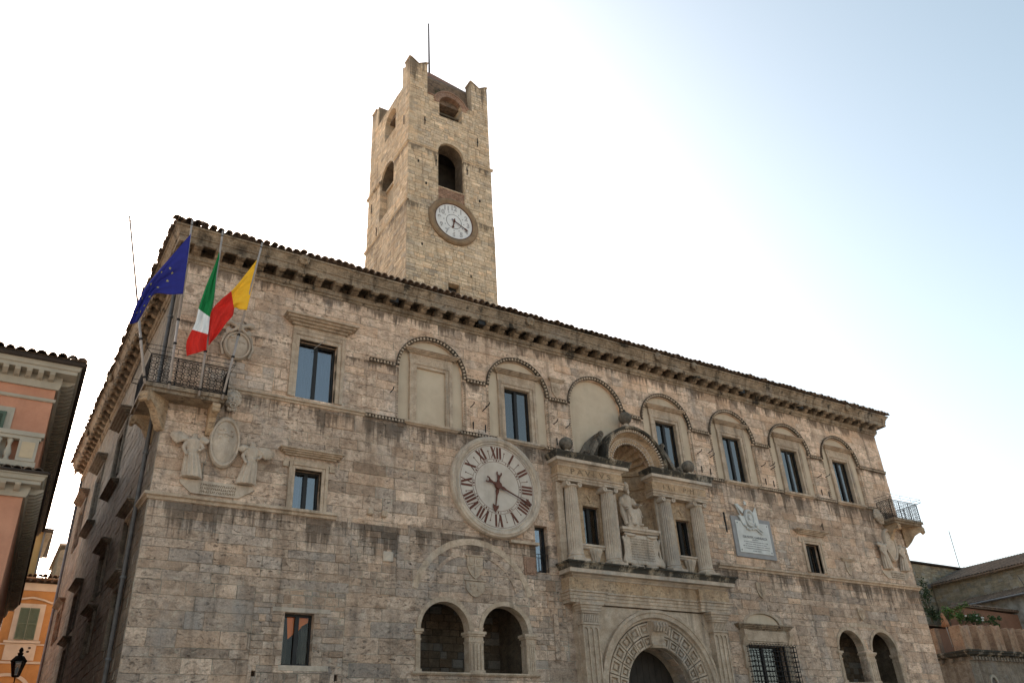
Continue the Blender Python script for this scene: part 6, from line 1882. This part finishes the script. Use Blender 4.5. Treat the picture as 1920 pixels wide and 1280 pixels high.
with frame(CH_L):
    masonry(cwo, -18.9, -4, 12.0, 14.4, [], (.16, .28), (.3, .7), 'church_stone', 91, depth=.34, single=0, bev=.012)
with frame(Matrix.Translation((0, 19, 0))):
    masonry(cwo, 50, 67.3, 10.5, 16.1, [], (.16, .28), (.3, .7), 'church_stone', 92, depth=.34, single=60, bev=.012)
MB().box(36, 67.6, 18.75, 24, 16.12, 16.24).build('transept_coping', 'soffit_brown', ch)
def tiled_slope(x0, z0, x1, z1, y0, y1, name='roof'):
    b = MB(); n = int((y1 - y0) / .24)
    for i in range(n):
        ya = y0 + (y1 - y0) * i / n; yb = y0 + (y1 - y0) * (i + 1) / n
        ym = (ya + yb) / 2
        b.add([(x0, ya, z0), (x0, ym, z0 + .09), (x0, yb, z0), (x1, ya, z1), (x1, ym, z1 + .09), (x1, yb, z1)], [(0, 1, 4, 3), (1, 2, 5, 4)], rnd.uniform(-.7, .7))
    b.box(x0, x0 + .1, y0, y1, z0 - .12, z0 - .005)
    b.add([(x0, y0, z0 - .1), (x0, y1, z0 - .1), (x1, y1, z1 - .1), (x1, y0, z1 - .1)], [(0, 1, 2, 3)])
    return b.build(name, 'roof_tile', ch, recalc=False)
tiled_slope(61.55, 14.40, 67.4, 16.25, -18, 18.9, 'nave_roof')
tiled_slope(59.5, 12.05, 62.05, 12.85, -18, 17.0, 'aisle_roof')
MB().box(60, 62, -18, 17, 0, 12.0).build('aisle_wall', 'white_old_plaster', ch)
MB().tube([(61.5, 18.9, 14.3), (67.4, 18.85, 16.2)], .16, 8).build('roof_valley', 'zinc', ch)
MB().tube([(59.45, -18, 12.0), (59.45, 17, 12.0)], .08, 6).build('gutter', 'zinc', ch)
p0, p1 = at(1800, 1066, 20.0), at(1779, 995, 20.0)
MB().tube([p0 - (p1 - p0) * .1, p1], .03, 5).build('antenna', 'iron', ch)
MB().tube([(59.6, 10.5, 12.0), (59.6, 10.9, 13.3)], .025, 5).build('vent_rod', 'iron', ch)
leafy('shrub', 'pale green feathery shrub on the terrace, next to the palace corner', at(1776, 1150, 11), (.9, .5, .32), 520, 'leaf_bright', .14, 1)
leafy('shrub', 'tall bright green shrub in the middle of the terrace', at(1800, 1150, 11), (.5, .45, .6), 420, 'leaf_bright', .14, 2)
leafy('shrub', 'broad dark green bush with white blossoms on the terrace', at(1826, 1164, 11), (1.0, .5, .45), 800, 'leaf_green', .15, 3, flowers=7)
leafy('shrub', 'small rounded dark shrub in front of the red wall', at(1866, 1170, 11), (.6, .5, .5), 420, 'leaf_green', .14, 4)
iv = at(1737, 1126, 9)
leafy('climbing_plant', 'dark ivy hanging beside the right corner of the palace', iv, (.45, .4, 1.25), 700, 'leaf_dark', .16, 6)
ps0, ps1 = at(1787, 1212, 9), at(1771, 1166, 9)
par = thing('parasol', 'closed terracotta parasol on a thin pale pole behind the battlements', 'parasol', ps0)
MB().tube([ps0, ps1 + (ps1 - ps0) * .3], .04, 6).build('pole', 'pole_paint', par)
d = (ps1 - ps0).normalized(); up = ps1 + d * .1
n = 16
MB().loft([[up - d * k + Vector((r * (1 + .25 * math.cos(5 * 2 * PI * i / n)) * math.cos(2 * PI * i / n), r * (1 + .25 * math.cos(5 * 2 * PI * i / n)) * math.sin(2 * PI * i / n), 0)) for i in range(n)] for k, r in ((.35, .20), (.1, .17), (-.2, .11), (-.45, .04))]).build('folded_canopy', 'terracotta', par, smooth=True)
